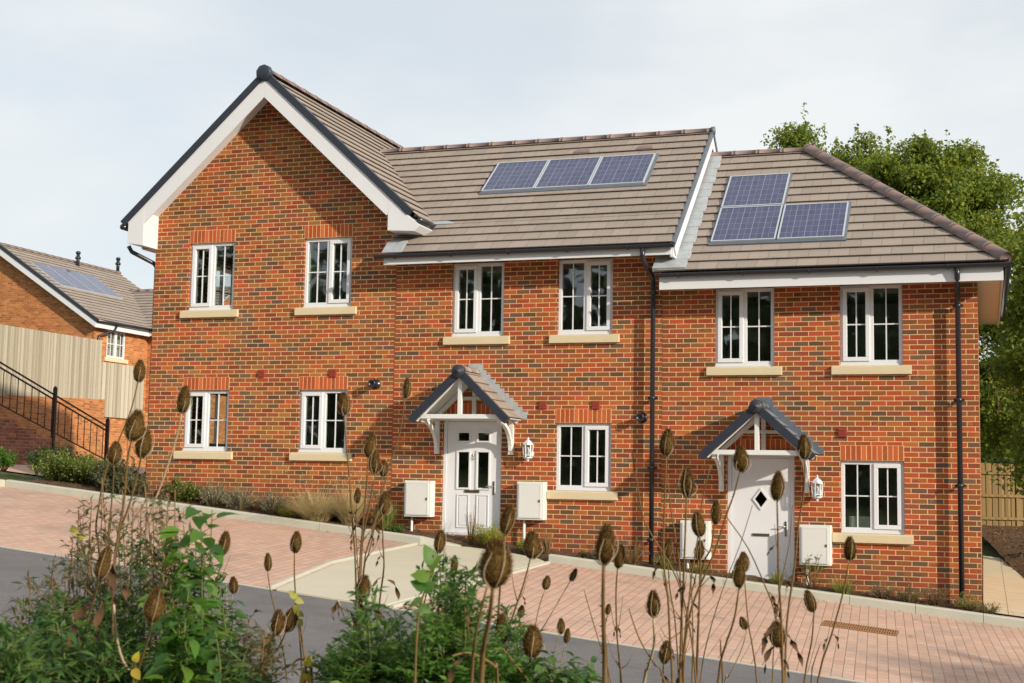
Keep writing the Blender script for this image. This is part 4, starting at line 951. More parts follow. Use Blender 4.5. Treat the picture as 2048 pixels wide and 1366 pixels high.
m = MB(); top = lambda t: rz_(t)+.90+(-.1)*t
for off in (0, -.11):
    m.beam(RE+Vector((0, 0, top(-1)+off)), RB+Vector((0, 0, top(1)+off)), .035, .03)
m.beam(RE+Vector((0, 0, rz_(-1))), RB+Vector((0, 0, rz_(1))), .035, .02)
m.build('rail', 'iron_black', RL)
for t in (-.9, .485, 1.0):
    p = RA+d*t; m = MB(); m.box(p.x-.035, p.x+.035, p.y-.035, p.y+.035, rz_(t)-.75, top(t)+.16); m.lathe([(.036, 0), (.045, .02), (.01, .05)], (p.x, p.y, top(t)+.16), 8); m.build('post', 'iron_black', RL)
nb = 98; bars = []
for i in range(nb):
    t = -1+2*i/(nb-1); p = RA+d*t; m = MB()
    if i % 3 != 2 and i+1 < nb and i % 3 == 0:
        t2 = -1+2*(i+1)/(nb-1); p2 = RA+d*t2; z0, z1 = top(t), top(t2)
        pts = [(p.x, p.y, rz_(t)), (p.x, p.y, z0+.03)]+[tuple((p*(1-(1-math.cos(a))/2)+p2*((1-math.cos(a))/2)).to_tuple()[:2])+(z0+.03+(z1-z0)*(1-math.cos(a))/2+.055*math.sin(a),) for a in [k*math.pi/6 for k in range(1, 6)]]+[(p2.x, p2.y, z1+.03), (p2.x, p2.y, rz_(t2))]
        m.tube(pts, .011, 5); m.build('bar', 'iron_black', RL)
    elif i % 3 == 2:
        m.tube([(p.x, p.y, rz_(t)), (p.x, p.y, top(t)-.1)], .011, 5); m.build('bar', 'iron_black', RL)
# right: rear fence of the end house garden and what stands beyond
a = at(1940, 925, 36); b = at(2230, 935, 38)
closeboard('timber_fence', 'tan close board fence with horizontal rails at the far right end of the garden', (a.x-1.2, a.y-.4, .38), (b.x, b.y, .30), 1.72, 1.72, 'fence_tan', True, post=3.0)
gb = at(1985, 905, 46); m = MB(); m.box(-2.5, 2.5, 0, 2, 0, 1.2); m.prism([(-2.8, -.3, 1.2), (2.8, -.3, 1.2), (2.8, 1.0, 1.9), (-2.8, 1.0, 1.9)], (0, 0, .08)); o = m.build('garden_shed', 'lead', None, (gb.x, gb.y, gb.z-1.7)); tag(o, 'low grey shed roof just above the tan fence under the tree', 'shed')

# ================================================================== vegetation
NR = np.random.RandomState(11)
def unit(v): return v/np.maximum(1e-9, np.linalg.norm(v, axis=-1, keepdims=True))
LSH = {  # outlines of one leaf: points along (length, half width), folded on the midrib
 'diamond': [(0, 0), (.45, .5), (1, 0)],
 'lance': [(0, .05), (.3, .5), (.65, .42), (1, 0)],
 'ovate': [(0, .08), (.18, .42), (.42, .5), (.72, .32), (1, 0)],
 'heart': [(-.08, .25), (.10, .48), (.35, .5), (.68, .3), (1, 0)]}
def leaf_mesh(name, mat, P, D, N, L, Wd, shape='diamond', fold=.15, curl=.15):
    """P base points, D direction, N normal, L lengths, Wd full widths (arrays)"""
    P, D, N = np.asarray(P, float), unit(np.asarray(D, float)), np.asarray(N, float); S = unit(np.cross(D, N)); N = np.cross(S, D)
    n = len(P); L = np.broadcast_to(L, n)[:, None]; Wd = np.broadcast_to(Wd, n)[:, None]; sh = LSH[shape]; k = len(sh); cols = []
    for t, h in sh: cols.append(P+D*L*t+N*(-curl*L*t*t))                                # midrib
    for sg in (1, -1):
        for t, h in sh[:-1] if shape != 'diamond' else sh[1:-1]: cols.append(P+D*L*t+N*(-curl*L*t*t)+S*sg*Wd*h+N*Wd*fold*h*2)
    V = np.stack(cols, 1); nv = V.shape[1]; m = (nv-k)//2; fs = []
    if shape == 'diamond': fs = [(0, 3, 2, 1), (0, 1, 2, 4)]
    else:
        for q in range(2):
            b = k+q*m
            for i in range(k-2): f = (i, b+i, b+i+1, i+1); fs.append(f if q else f[::-1])
            f = (k-2, b+k-2, k-1); fs.append(f if q else f[::-1])
    me = bpy.data.meshes.new(name); V = V.reshape(-1, 3); lens = [len(f) for f in fs]; flat = np.array([i for f in fs for i in f])
    idx = (np.arange(n)[:, None]*nv+flat[None]).ravel(); tot = np.tile(lens, n); st = np.concatenate([[0], np.cumsum(tot)[:-1]])
    me.vertices.add(len(V)); me.vertices.foreach_set('co', V.ravel()); me.loops.add(len(idx)); me.loops.foreach_set('vertex_index', idx)
    me.polygons.add(len(tot)); me.polygons.foreach_set('loop_start', st); me.polygons.foreach_set('loop_total', tot)
    me.update(calc_edges=True); me.validate(); me.materials.append(MT[mat]); return me
def link(name, me, parent=None, loc=None):
    o = bpy.data.objects.new(name, me); SC.collection.objects.link(o)
    if parent is not None: o.parent = parent
    if loc is not None: o.location = loc
    return o
def rnd(n, s=1.): return NR.normal(0, s, (n, 3))
def tree(name, label, cx, cy, base, crown, leaves, lsz, group, seed, shoots=30, mat='leaf_tree'):
    """crown: list of lobes (dx, dy, z, rx, rz); trunk from the ground with limbs into every lobe"""
    NR.seed(seed); rr = random.Random(seed); T = empty(name, (cx, cy, base)); tag(T, label, 'tree', group)
    top = max(c[2] for c in crown)-base; m = MB(); fork = Vector((rr.uniform(-.2, .2), 0, top*.35))
    m.tube([(0, 0, -.3), (.05, 0, top*.15), fork, (.1, .1, top*.6), (.15, 0, top*.95)], [.26, .2, .16, .11, .04], 9)
    cl = []; tot = sum(c[3]**2*c[4] for c in crown)
    for dx, dy, z, rx, rz in crown:
        c = Vector((dx, dy, z-base)); m.tube([fork, fork.lerp(c, .5)+Vector((0, 0, -.3)), c], [.13, .08, .03], 6)
        nc = max(14, int(170*rx*rx*rz/tot))
        d = unit(rnd(nc)); r = NR.uniform(.45, 1.0, (nc, 1))**.6
        pts = d*r*np.array([rx, rx, rz])+np.array(c); cl.append(pts)
        for q in pts[:10]: q = Vector(q); m.tube([c, c.lerp(q, .55)+Vector((0, 0, -.12)), q], [.035, .02, .008], 5)
    m.build('trunk', 'bark', T); cl = np.concatenate(cl); nc = len(cl)
    w_ = NR.uniform(.35, 1.0, nc); w_ /= w_.sum(); idx = NR.choice(nc, leaves, p=w_); rad = NR.uniform(.30, .62, nc)
    g = rnd(leaves); g = unit(g)*NR.uniform(0, 1, (leaves, 1))**.55*1.18*rad[idx][:, None]*np.array([1.15, 1.15, .75]); P = cl[idx]+g
    # upright shoots break the outline
    extra = []
    ctr = cl.mean(0)
    for i in range(shoots):
        q = cl[NR.randint(nc)]; 
        if q[2] < ctr[2]: continue
        o_ = unit((q-ctr)[None])[0]; dr = unit((o_*.6+np.array([0, 0, .9])+rnd(1)[0]*.2)[None])[0]; ln = NR.uniform(.4, 1.15)
        k_ = 34; t = NR.uniform(.2, 1, (k_, 1)); extra.append(q+dr*t*ln+rnd(k_, .05)*(1.3-t)*1.6)
    if extra: P = np.concatenate([P]+extra)
    n = len(P); D = unit(rnd(n)+np.array([0, 0, -.25])); N = unit(rnd(n, .7)+np.array([0.2, -.2, .9])); L = NR.uniform(.7, 1.3, n)*lsz
    link('crown', leaf_mesh('crown', mat, P, D, N, L, L*.62), T); return T
def P2(u, v, z): return at(u, v, z)
GT = 'trees beyond the end house'
b = P2(1930, 600, 33)
tree('broadleaf_tree', 'large dense green tree rising behind the hipped roof at the right', b.x, b.y, .4,
     [(.1, 0, b.z, 2.9, 3.0), (-.9, .2, b.z+2.1, 1.5, 1.75), (-.05, .4, b.z+2.45, 1.2, 1.35), (1.5, -.2, b.z+.1, 1.9, 1.9), (-1.6, .6, b.z+.6, 1.7, 1.8), (-1.9, .6, b.z+2.35, 1.2, 1.4), (-.9, .8, b.z+2.9, 1.0, .9), (2.3, 0, b.z-1.2, 1.5, 1.9), (.7, -1, b.z-2.0, 2.3, 1.5)], 150000, .105, GT, 3, 90)
b = P2(1612, 470, 40)
tree('broadleaf_tree', 'smaller wispy yellow green tree showing above the left part of the hipped roof', b.x, b.y, .4,
     [(0, 0, b.z+.2, 1.75, 2.3), (-.25, .2, b.z+2.1, .75, 1.2), (.9, .3, b.z+1.4, 1.0, 1.5), (1.75, 0, b.z+1.0, 1.3, 2.0), (1.0, .3, b.z+.2, 1.4, 2.2)], 50000, .105, GT, 4, 80)
b = P2(2140, 690, 27)
tree('broadleaf_tree', 'nearer tree with low hanging branches over the tan fence at the right edge', b.x, b.y, .3,
     [(.4, 0, b.z+.3, 1.7, 2.2), (-.2, 0, b.z+1.5, 1.0, 1.2), (.3, 0, b.z-1.6, 1.25, 1.1), (-.25, -.2, b.z-2.3, .55, .7)], 48000, .11, GT, 5, 30)
b = P2(1990, 850, 44); b2 = P2(2200, 860, 44)
NR.seed(8); n = 16000; P = np.stack([NR.uniform(b.x-9, b2.x+4, n), NR.normal(b.y+1, .8, n), NR.uniform(.3, 5.2, n)+NR.normal(0, .4, n)], 1)
hg = empty('hedge', (b.x, b.y+1, .3)); tag(hg, 'dark overgrown hedge behind the tan fence and shed', 'hedge')
link('foliage', leaf_mesh('foliage', 'leaf_dark', P-np.array(hg.location), rnd(n), rnd(n)+np.array([0, -.3, .8]), NR.uniform(.12, .2, n), NR.uniform(.08, .13, n)), hg)
m = MB(); m.box(-8.5, 8, .9, 1.5, -.3, 4.2); m.build('branches', 'far_wood', hg)
# wood across the road behind the viewpoint: the windows mirror it
NR.seed(21); n = 15000; P = np.stack([NR.uniform(-75, 16, n), NR.normal(-52, 3.5, n), NR.uniform(0, 1, n)**1.15*14.0], 1); P[:, 2] *= 1+.16*np.sin(P[:, 0]*.45)+.12*np.sin(P[:, 0]*1.3+1)
o = link('distant_wood', leaf_mesh('distant_wood', 'far_wood', P, rnd(n), rnd(n), NR.uniform(.9, 1.7, n), NR.uniform(.6, 1.2, n))); tag(o, 'dark line of woodland across the road mirrored in the window panes', 'woodland', kind='stuff')

# ---- plants in the beds
def Z(x, y): return G(x, y)+.08
def shrub(name, label, cat, x, y, r, h, n, lsz, mat, group=None, shape='diamond', asp=.45, twigs=9, seed=1, stemmat='stem_brown'):
    NR.seed(seed+int(abs(x)*37)); S = empty(name, (x, y, Z(x, y))); tag(S, label, cat, group); m = MB(); tips = []
    for i in range(twigs*3):
        a = NR.uniform(0, 6.28); q = r*NR.uniform(.1, .95)**.7; hh = h*NR.uniform(.5, 1.0)*(1-.35*(q/r)**2); tip = Vector((q*math.cos(a), q*math.sin(a), hh)); tips.append(tip)
        m.tube([(tip.x*.15, tip.y*.15, -.04), (tip.x*.55, tip.y*.55, hh*.5), tip], [.006, .004, .002], 4)
    m.build('stems', stemmat, S); T = np.array([tuple(t) for t in tips]); idx = NR.randint(0, len(T), n); t = NR.uniform(.3, 1.02, (n, 1))
    P = T[idx]*np.concatenate([t*.9+.1, t*.9+.1, t], 1)+rnd(n, r*.07); D = unit(unit(T[idx])*.5+rnd(n, .8)+np.array([0, 0, .35])); N = unit(rnd(n, .6)+np.array([0, 0, 1]))
    L = NR.uniform(.6, 1.3, n)*lsz; link('leaves', leaf_mesh('leaves', mat, P, D, N, L, L*asp, shape), S); return S
def tuft(name, label, cat, x, y, r, h, n, mat, group=None, seed=1, wd=.006, droop=.6, z=None, tops=None):
    NR.seed(seed+int(abs(x)*31)); S = empty(name, (x, y, Z(x, y) if z is None else z)); tag(S, label, cat, group)
    V = []; F = []; k_ = 6
    for i in range(n):
        a = NR.uniform(0, 6.28); b0 = NR.uniform(0, .25)*r; lean = NR.uniform(.15, 1.)**.8; L = h*NR.uniform(.65, 1.15); w0 = wd*NR.uniform(.7, 1.3); dx, dy = math.cos(a), math.sin(a); sx, sy = -dy, dx; b_ = len(V); a2 = NR.uniform(-.4, .4)
        for j in range(k_):
            t = j/(k_-1); rad = b0+r*lean*(t**1.3); zz = L*(t-droop*lean*t*t*.75); ww = w0*(1-t)**.7/2+.0003; X_ = dx*rad+sx*a2*t*t*r*.4; Y_ = dy*rad+sy*a2*t*t*r*.4
            V += [(X_-sx*ww, Y_-sy*ww, zz-.02), (X_+sx*ww, Y_+sy*ww, zz-.02)]
            if j: F.append((b_+2*j-2, b_+2*j-1, b_+2*j+1, b_+2*j))
    me = bpy.data.meshes.new('blades'); me.from_pydata(V, [], F); me.materials.append(MT[mat]); link('blades', me, S)
    if tops:
        n2 = tops; a = NR.uniform(0, 6.28, n2); q = r*NR.uniform(.2, .9, n2); P = np.stack([q*np.cos(a), q*np.sin(a), h*NR.uniform(.6, 1.25, n2)], 1); rep = np.repeat(P, 14, 0)+rnd(n2*14, .022)*np.array([1, 1, 2.2])
        link('plumes', leaf_mesh('plumes', mat, rep, rnd(len(rep))+np.array([0, 0, 1.2]), rnd(len(rep)), .035, .005), S)
    return S
GB = 'shrubs along the left kerb'
for i, (u, x, y, r, h, mt, lb) in enumerate([
    (150, -10.95, .25, .60, .62, 'leaf_shrub', 'rounded green shrub beside the kerb corner at the left end of the bed'),
    (210, -10.3, .3, .62, .60, 'leaf_shrub', 'second low green shrub along the left kerb in front of the railing end'),
    (270, -9.7, .10, .56, .56, 'leaf_dull', 'grey green shrub nearest the left corner of the brick wall'),
    (110, -11.7, 1.2, .7, .6, 'leaf_dark', 'dark green low shrub under the stair wall by the left post'),
    (310, -9.1, -.34, .42, .40, 'leaf_dull', 'straggly dull shrub at the foot of the left house corner')]):
    shrub('shrub', lb, 'shrub', x, y, r, h, 5200, .055, mt, GB, asp=.5, seed=i+2)
shrub('shrub', 'small bushy green shrub under the lower left window', 'shrub', -8.05, -.24, .36, .44, 3200, .05, 'leaf_shrub', None, seed=31)
shrub('shrub', 'yellow green leafy plant at the extreme left edge by the stair wall', 'shrub', -12.9, 1.1, .3, .40, 1200, .06, 'leaf_bright', None, seed=32)
GL = 'lavender clumps along the house wall'
for i, (x, y, r, lb) in enumerate([(-7.45, -.22, .40, 'grey lavender clump just right of the bushy green shrub'), (-6.92, -.24, .40, 'middle grey lavender clump of the row under the gable wall'), (-6.30, -.26, .34, 'right grey lavender clump next to the dry straw grass')]):
    S = shrub('lavender', lb, 'plant', x, y, r, .42, 4200, .05, 'leaf_lavender', GL, asp=.16, seed=40+i, twigs=22, stemmat='straw')
tuft('ornamental_grass', 'large sprawling straw coloured grass under the second ground floor window', 'grass tuft', -5.45, -.30, .85, .66, 1700, 'leaf_straw', None, 3, .008, .75, tops=26)
tuft('ornamental_grass', 'dry tan grass with feathery plumes left of the first meter box', 'grass tuft', -4.85, -.28, .48, .72, 900, 'leaf_straw', None, 4, .007, .5, tops=34)
tuft('ornamental_grass', 'upright green and straw grass tuft beside the first meter box', 'grass tuft', -4.22, -.26, .28, .56, 480, 'leaf_grass', None, 5, .006, .35)
shrub('bush', 'low feathery yellow green bush right of the glazed white door', 'bush', -2.40, -.34, .34, .34, 5200, .035, 'leaf_mat', None, asp=.25, seed=51)
shrub('twiggy_plant', 'bare twiggy plant standing in front of the glazed white door', 'plant', -2.72, -.30, .16, .72, 60, .03, 'leaf_dry', None, asp=.3, seed=52, twigs=8)
shrub('twiggy_plant', 'dry brown stems below the right meter box of the middle house', 'plant', -1.42, -.38, .12, .42, 90, .03, 'leaf_dry', None, asp=.3, seed=53, twigs=12)
shrub('twiggy_plant', 'reddish dead twigs by the foot of the middle downpipe', 'plant', -.10, -.30, .30, .50, 130, .035, 'leaf_dry', None, asp=.3, seed=54, twigs=14)
GD = 'day lily tufts in the narrow bed'
for i, (x, y, r, h, lb) in enumerate([(.42, -.38, .28, .30, 'green strappy day lily at the foot of the middle downpipe'), (.98, -.40, .26, .28, 'green day lily tuft below the meter box left of the diamond window door'), (2.12, -.36, .22, .30, 'small green strappy tuft before the diamond window door'), (3.05, -.42, .36, .36, 'largest yellow striped day lily tuft right of the last meter box')]):
    tuft('day_lily', lb, 'plant', x, y, r, h, 130, 'leaf_grass', GD, 60+i, .016, .8)
shrub('climber', 'thin leafy twigs in front of the last meter box', 'plant', 2.62, -.38, .26, .62, 90, .055, 'leaf_weed', None, asp=.5, seed=66, twigs=7)
GH = 'dry herbs along the right end of the bed'
for i, (x, y, r, h, mt, lb) in enumerate([(3.62, -.36, .24, .26, 'leaf_lavender', 'low grey herb right of the largest day lily'), (3.98, -.38, .22, .24, 'leaf_dull', 'sparse dull green herb with a tall dead spike'), (4.34, -.32, .25, .34, 'leaf_dry', 'brown twiggy herb left of the end downpipe'), (4.78, -.34, .25, .28, 'leaf_grass', 'wispy yellow green herb at the foot of the end downpipe'), (5.05, -.48, .2, .18, 'leaf_dull', 'small herb at the wall corner beside the slab path')]):
    shrub('herb', lb, 'plant', x, y, r, h, 900, .035, mt, GH, asp=.2, seed=70+i, twigs=14)
S = shrub('dead_spike', 'single dead brown flower spike between the end herbs', 'plant', 3.98, -.52, .03, .55, 30, .05, 'leaf_dry', None, asp=.4, seed=77, twigs=2)
for i, (x, y, lb) in enumerate([(-5.0, -.80, 'tiny green weed against the kerb below the plumed grass'), (-4.35, -.80, 'small yellowing weed at the kerb foot near the first meter box'), (-2.3, -.55, 'weed sprig at the path edge by the door bed'), (.4, -.82, 'little weed by the right hand kerb below the middle downpipe'), (4.12, -2.92, 'tiny moss tuft beside the rusty grate')]):
    tuft('weed_sprig', lb, 'weed', x, y, .09, .06, 26, 'leaf_grass', 'weeds in the paving joints', 80+i, .006, .8, z=G(x, y)+.0)
NR.seed(93); n = 5200; xs_ = NR.uniform(5.0, 13, n); ys_ = NR.uniform(-.4, 17, n); okk = xs_ > np.where(ys_ < 3, 5.9, np.maximum(4.95, 5.9-(ys_-3)*.09)); xs_, ys_ = xs_[okk], ys_[okk]; n = len(xs_)
xl_ = np.where(ys_ < 3, 5.86, np.maximum(4.9, 5.86-(ys_-3)*.09)); zz_ = .114-.095*xs_+.04*ys_+.12-.012*np.maximum(0, ys_)+np.minimum(.28, (xs_-xl_)*.35); tt_ = np.clip((ys_-7)/10, 0, 1); zz_ = zz_*(1-tt_)+.42*tt_+.03
o = link('garden_litter', leaf_mesh('garden_litter', 'leaf_dry', np.stack([xs_, ys_, zz_], 1), rnd(n)*np.array([1, 1, .35]), rnd(n, .5)+np.array([0, 0, 1]), NR.uniform(.03, .11, n), NR.uniform(.02, .06, n))); tag(o, 'brown bark chips and dead leaves on the garden soil beside the slab path', 'litter', kind='stuff')
# leaf and bark litter on the soil
NR.seed(90); n = 2600; xs_ = NR.uniform(kx+.2, 11, n); ys_ = NR.uniform(KERBY+.14, -.02, n); P = np.stack([xs_, ys_, G(xs_, ys_)+.105+NR.uniform(0, .03, n)], 1)
o = link('leaf_litter', leaf_mesh('leaf_litter', 'leaf_dry', P, rnd(n)*np.array([1, 1, .25]), rnd(n, .3)+np.array([0, 0, 1]), NR.uniform(.015, .05, n), NR.uniform(.01, .03, n))); tag(o, 'dry bark and leaf litter scattered over the bed soil', 'litter', kind='stuff')
NR.seed(91); n = 260; xs_ = NR.uniform(-9, 6, n); ys_ = np.where(NR.rand(n) < .75, KERBY-.02-NR.exponential(.06, n), NR.uniform(-6, -1, n)); P = np.stack([xs_, ys_, G(xs_, ys_)+.012], 1); ok = ~((xs_ > -3.5) & (xs_ < -1.2)); P = P[ok]; n = len(P)
o = link('fallen_leaves', leaf_mesh('fallen_leaves', 'leaf_dry', P, rnd(n)*np.array([1, 1, .1]), rnd(n, .2)+np.array([0, 0, 1]), NR.uniform(.015, .04, n), NR.uniform(.01, .02, n))); tag(o, 'few small fallen leaves lying along the kerb foot', 'leaves', kind='stuff')

# ---- foreground: dead teasels
def smooth(pts, k_=4):
    P_ = [Vector(p) for p in pts]; Q = [P_[0]*2-P_[1]]+P_+[P_[-1]*2-P_[-2]]; o_ = []
    for i in range(1, len(Q)-2):
        for j in range(k_):
            t = j/k_; a, b, c, d = Q[i-1], Q[i], Q[i+1], Q[i+2]; o_.append(.5*((2*b)+(c-a)*t+(2*a-5*b+4*c-d)*t*t+(3*b-a-3*c+d)*t**3))
    return o_+[P_[-1]]
def head_mesh(seed, fat=1.):
    rs = np.random.RandomState(seed); k_ = 1100; gold = math.pi*(3-5**.5); V = []; F = []
    prof = lambda t: (math.sin(math.pi*min(1, t*.96+.02))**.62)*(1.12-.34*t)*.295*fat
    m = MB(); m.lathe([(max(.02, prof(t)*.86), t) for t in [i/14 for i in range(15)]], (0, 0, 0), 14)
    V = list(m.v); F = list(m.f)
    for i in range(k_):
        t = (i+.5)/k_; r = prof(t); a = i*gold; rad = Vector((math.cos(a), math.sin(a), 0)); c = rad*r*.82+Vector((0, 0, t)); dr = (rad*(1-.55*t)+Vector((0, 0, .35+.9*t))+Vector(rs.normal(0, .12, 3))).normalized(); L = rs.uniform(.07, .15); s_ = dr.cross(Vector((rs.normal(), rs.normal(), rs.normal()))).normalized()*.008; s2 = dr.cross(s_).normalized()*.008; b_ = len(V)
        V += [tuple(c-s_-s2), tuple(c+s_-s2), tuple(c+s2*1.4), tuple(c+dr*L*1.15)]; F += [(b_, b_+1, b_+3), (b_+1, b_+2, b_+3), (b_+2, b_, b_+3)]
    me = bpy.data.meshes.new('seed_head'); me.from_pydata(V, [], F); me.materials.append(MT['teasel_head']); return me
HEADS = [head_mesh(1), head_mesh(2, .9), head_mesh(3, 1.08), head_mesh(4, .82)]
def bract_mesh(seed, n=5):
    rs = np.random.RandomState(seed); m = MB()
    for i in range(n):
        a = 6.28*i/n+rs.uniform(-.4, .4); L = rs.uniform(.6, 1.15); bow = rs.uniform(.27, .42); pts = []
        for j in range(10):
            t = j/9; r = .05+bow*math.sin(min(1, t*1.05)*math.pi*.82)**.8*(1.-.15*t); pts.append((math.cos(a+t*.3)*r, math.sin(a+t*.3)*r, -.05+t*L))
        m.tube(pts, [.017*(1-.75*j/9) for j in range(10)], 4)
    return m.mesh('bracts', ['stem_pale'])
BR_ = [bract_mesh(1, 5), bract_mesh(2, 4), bract_mesh(3, 6), bract_mesh(5, 3)]
def dead_leaf(parent, p, L, seed, mat='dry_leaf'):
    rr = random.Random(seed); m = MB(); V = []; F = []; a = rr.uniform(0, 6.28); d = Vector((math.cos(a), math.sin(a)*.4, .15)); q = Vector(p); dirv = d.normalized(); n_ = 11; tw = 0
    for j in range(n_):
        t = j/(n_-1); w_ = L*.085*math.sin(math.pi*min(1, t*.93+.06))**.8*(1+rr.uniform(-.25, .25)); tw += rr.uniform(.3, 1.1); s_ = Vector((math.cos(tw), math.sin(tw), .3*math.sin(tw*2))).normalized()
        V += [tuple(q-s_*w_), tuple(q+Vector((0, 0, w_*.5))), tuple(q+s_*w_)]; dirv = (dirv+Vector((rr.uniform(-.35, .35), rr.uniform(-.35, .35), -.38))).normalized(); q = q+dirv*L/n_
        if j: b_ = 3*j-3; F += [(b_, b_+1, b_+4, b_+3), (b_+1, b_+2, b_+5, b_+4)]
    me = bpy.data.meshes.new('dead_leaf'); me.from_pydata(V, [], F); me.materials.append(MT[mat]); me.polygons.foreach_set('use_smooth', [True]*len(F)); return link('dead_leaf', me, parent)
def bank(x, y): return terrain_h(x, y)
def stalk_points(path, z, zdrift=0.):
    n = len(path); P_ = [at(u, v, z+zdrift*i/n) for i, (u, v) in enumerate(path)]; a, b = P_[-2], P_[-1]; d = (b-a).normalized(); d = Vector((d.x*.5, d.y*.5, min(-.6, d.z))); g = terrain_h(b.x, b.y)-.03
    k_ = max(.05, (b.z-g)/-d.z) if b.z > g else 0.05; return P_+[b+d*k_*.5+Vector((0, 0, 0)), b+d*k_]
GTZ = 'dried teasels in the foreground'
def teasel(label, head, h, path, z=None, r=None, mat='stem_brown', leaves=(), var=0, wf=1.):
    """head (u,v) centre and h height in photo pixels; path: the stem from under the head downwards"""
    L = .068 if h >= 36 else (.052 if h >= 27 else .040)
    if z is None: z = max(2.2, FPX*L/h)
    L = h*z/FPX
    P_ = smooth(stalk_points(path, z, .25), 3); base = P_[-1]; T = empty('teasel', base); tag(T, label, 'teasel', GTZ)
    rad = (r or .0028)*(1 if h > 33 else .75); n = len(P_); Q = [p-base for p in P_]; rr = random.Random(int(head[0]*7+head[1]))
    m = MB(); m.tube(Q, [rad*(.75+.8*i/n) for i in range(n)], 7)
    for i in range(2, n-2):           # prickles
        for k_ in range(2):
            a = rr.uniform(0, 6.28); p = Q[i].lerp(Q[i+1], rr.random()); d = Vector((math.cos(a), math.sin(a), .3)); m.add([p+Vector((0, 0, rad*.6)), p-Vector((0, 0, rad*.6)), p+d*rad*2.6], [(0, 1, 2)])
    m.build('stem', mat, T)
    if h > 0 and head:
        c = at(head[0], head[1], z)-base; p0 = Q[0]; ax = (c-p0).normalized() if (c-p0).length > .004 else Vector((0, 0, 1)); ax = (ax+Vector((rr.uniform(-.16, .16), 0, .35))).normalized()
        o = link('seed_head', HEADS[var % 4], T); q = Vector((0, 0, 1)).rotation_difference(ax); o.rotation_mode = 'QUATERNION'; o.rotation_quaternion = q; wf *= rr.uniform(.86, 1.16); o.scale = (L*wf, L*wf*rr.uniform(.9, 1.1), L); o.location = c-ax*L*.5
        b_ = link('bracts', BR_[(var+int(head[0])) % 4], o); b_.rotation_euler.z = rr.uniform(0, 6)
        m = MB(); m.tube([p0, c-ax*L*.47], [rad*.75, rad*.9], 6); m.build('stem_neck', mat, T)
    for i, (u, v, l_) in enumerate(leaves): dead_leaf(T, at(u, v, z)-base, l_, int(u+v)+i)
    if len(path) > 4:                     # opposite pairs of side twigs at the nodes
        for q_ in range(rr.randint(1, 3)):
            i = rr.randint(3, max(4, n-6)); a = rr.uniform(0, 6.28)
            for sg in (-1, 1):
                if rr.random() < .35: continue
                d = Vector((math.cos(a)*sg, math.sin(a)*sg*.6, rr.uniform(.5, 1.6))).normalized(); l_ = rr.uniform(.03, .12); m = MB(); m.tube([Q[i], Q[i]+d*l_*.5+Vector((0, 0, -.004)), Q[i]+d*l_+Vector((0, 0, l_*.25))], [rad*.6, rad*.45, rad*.25], 5); m.build('twig', mat, T)
                if rr.random() < .4: dead_leaf(T, Q[i]+d*l_*.3, rr.uniform(.03, .06), rr.randint(0, 999))
    return T
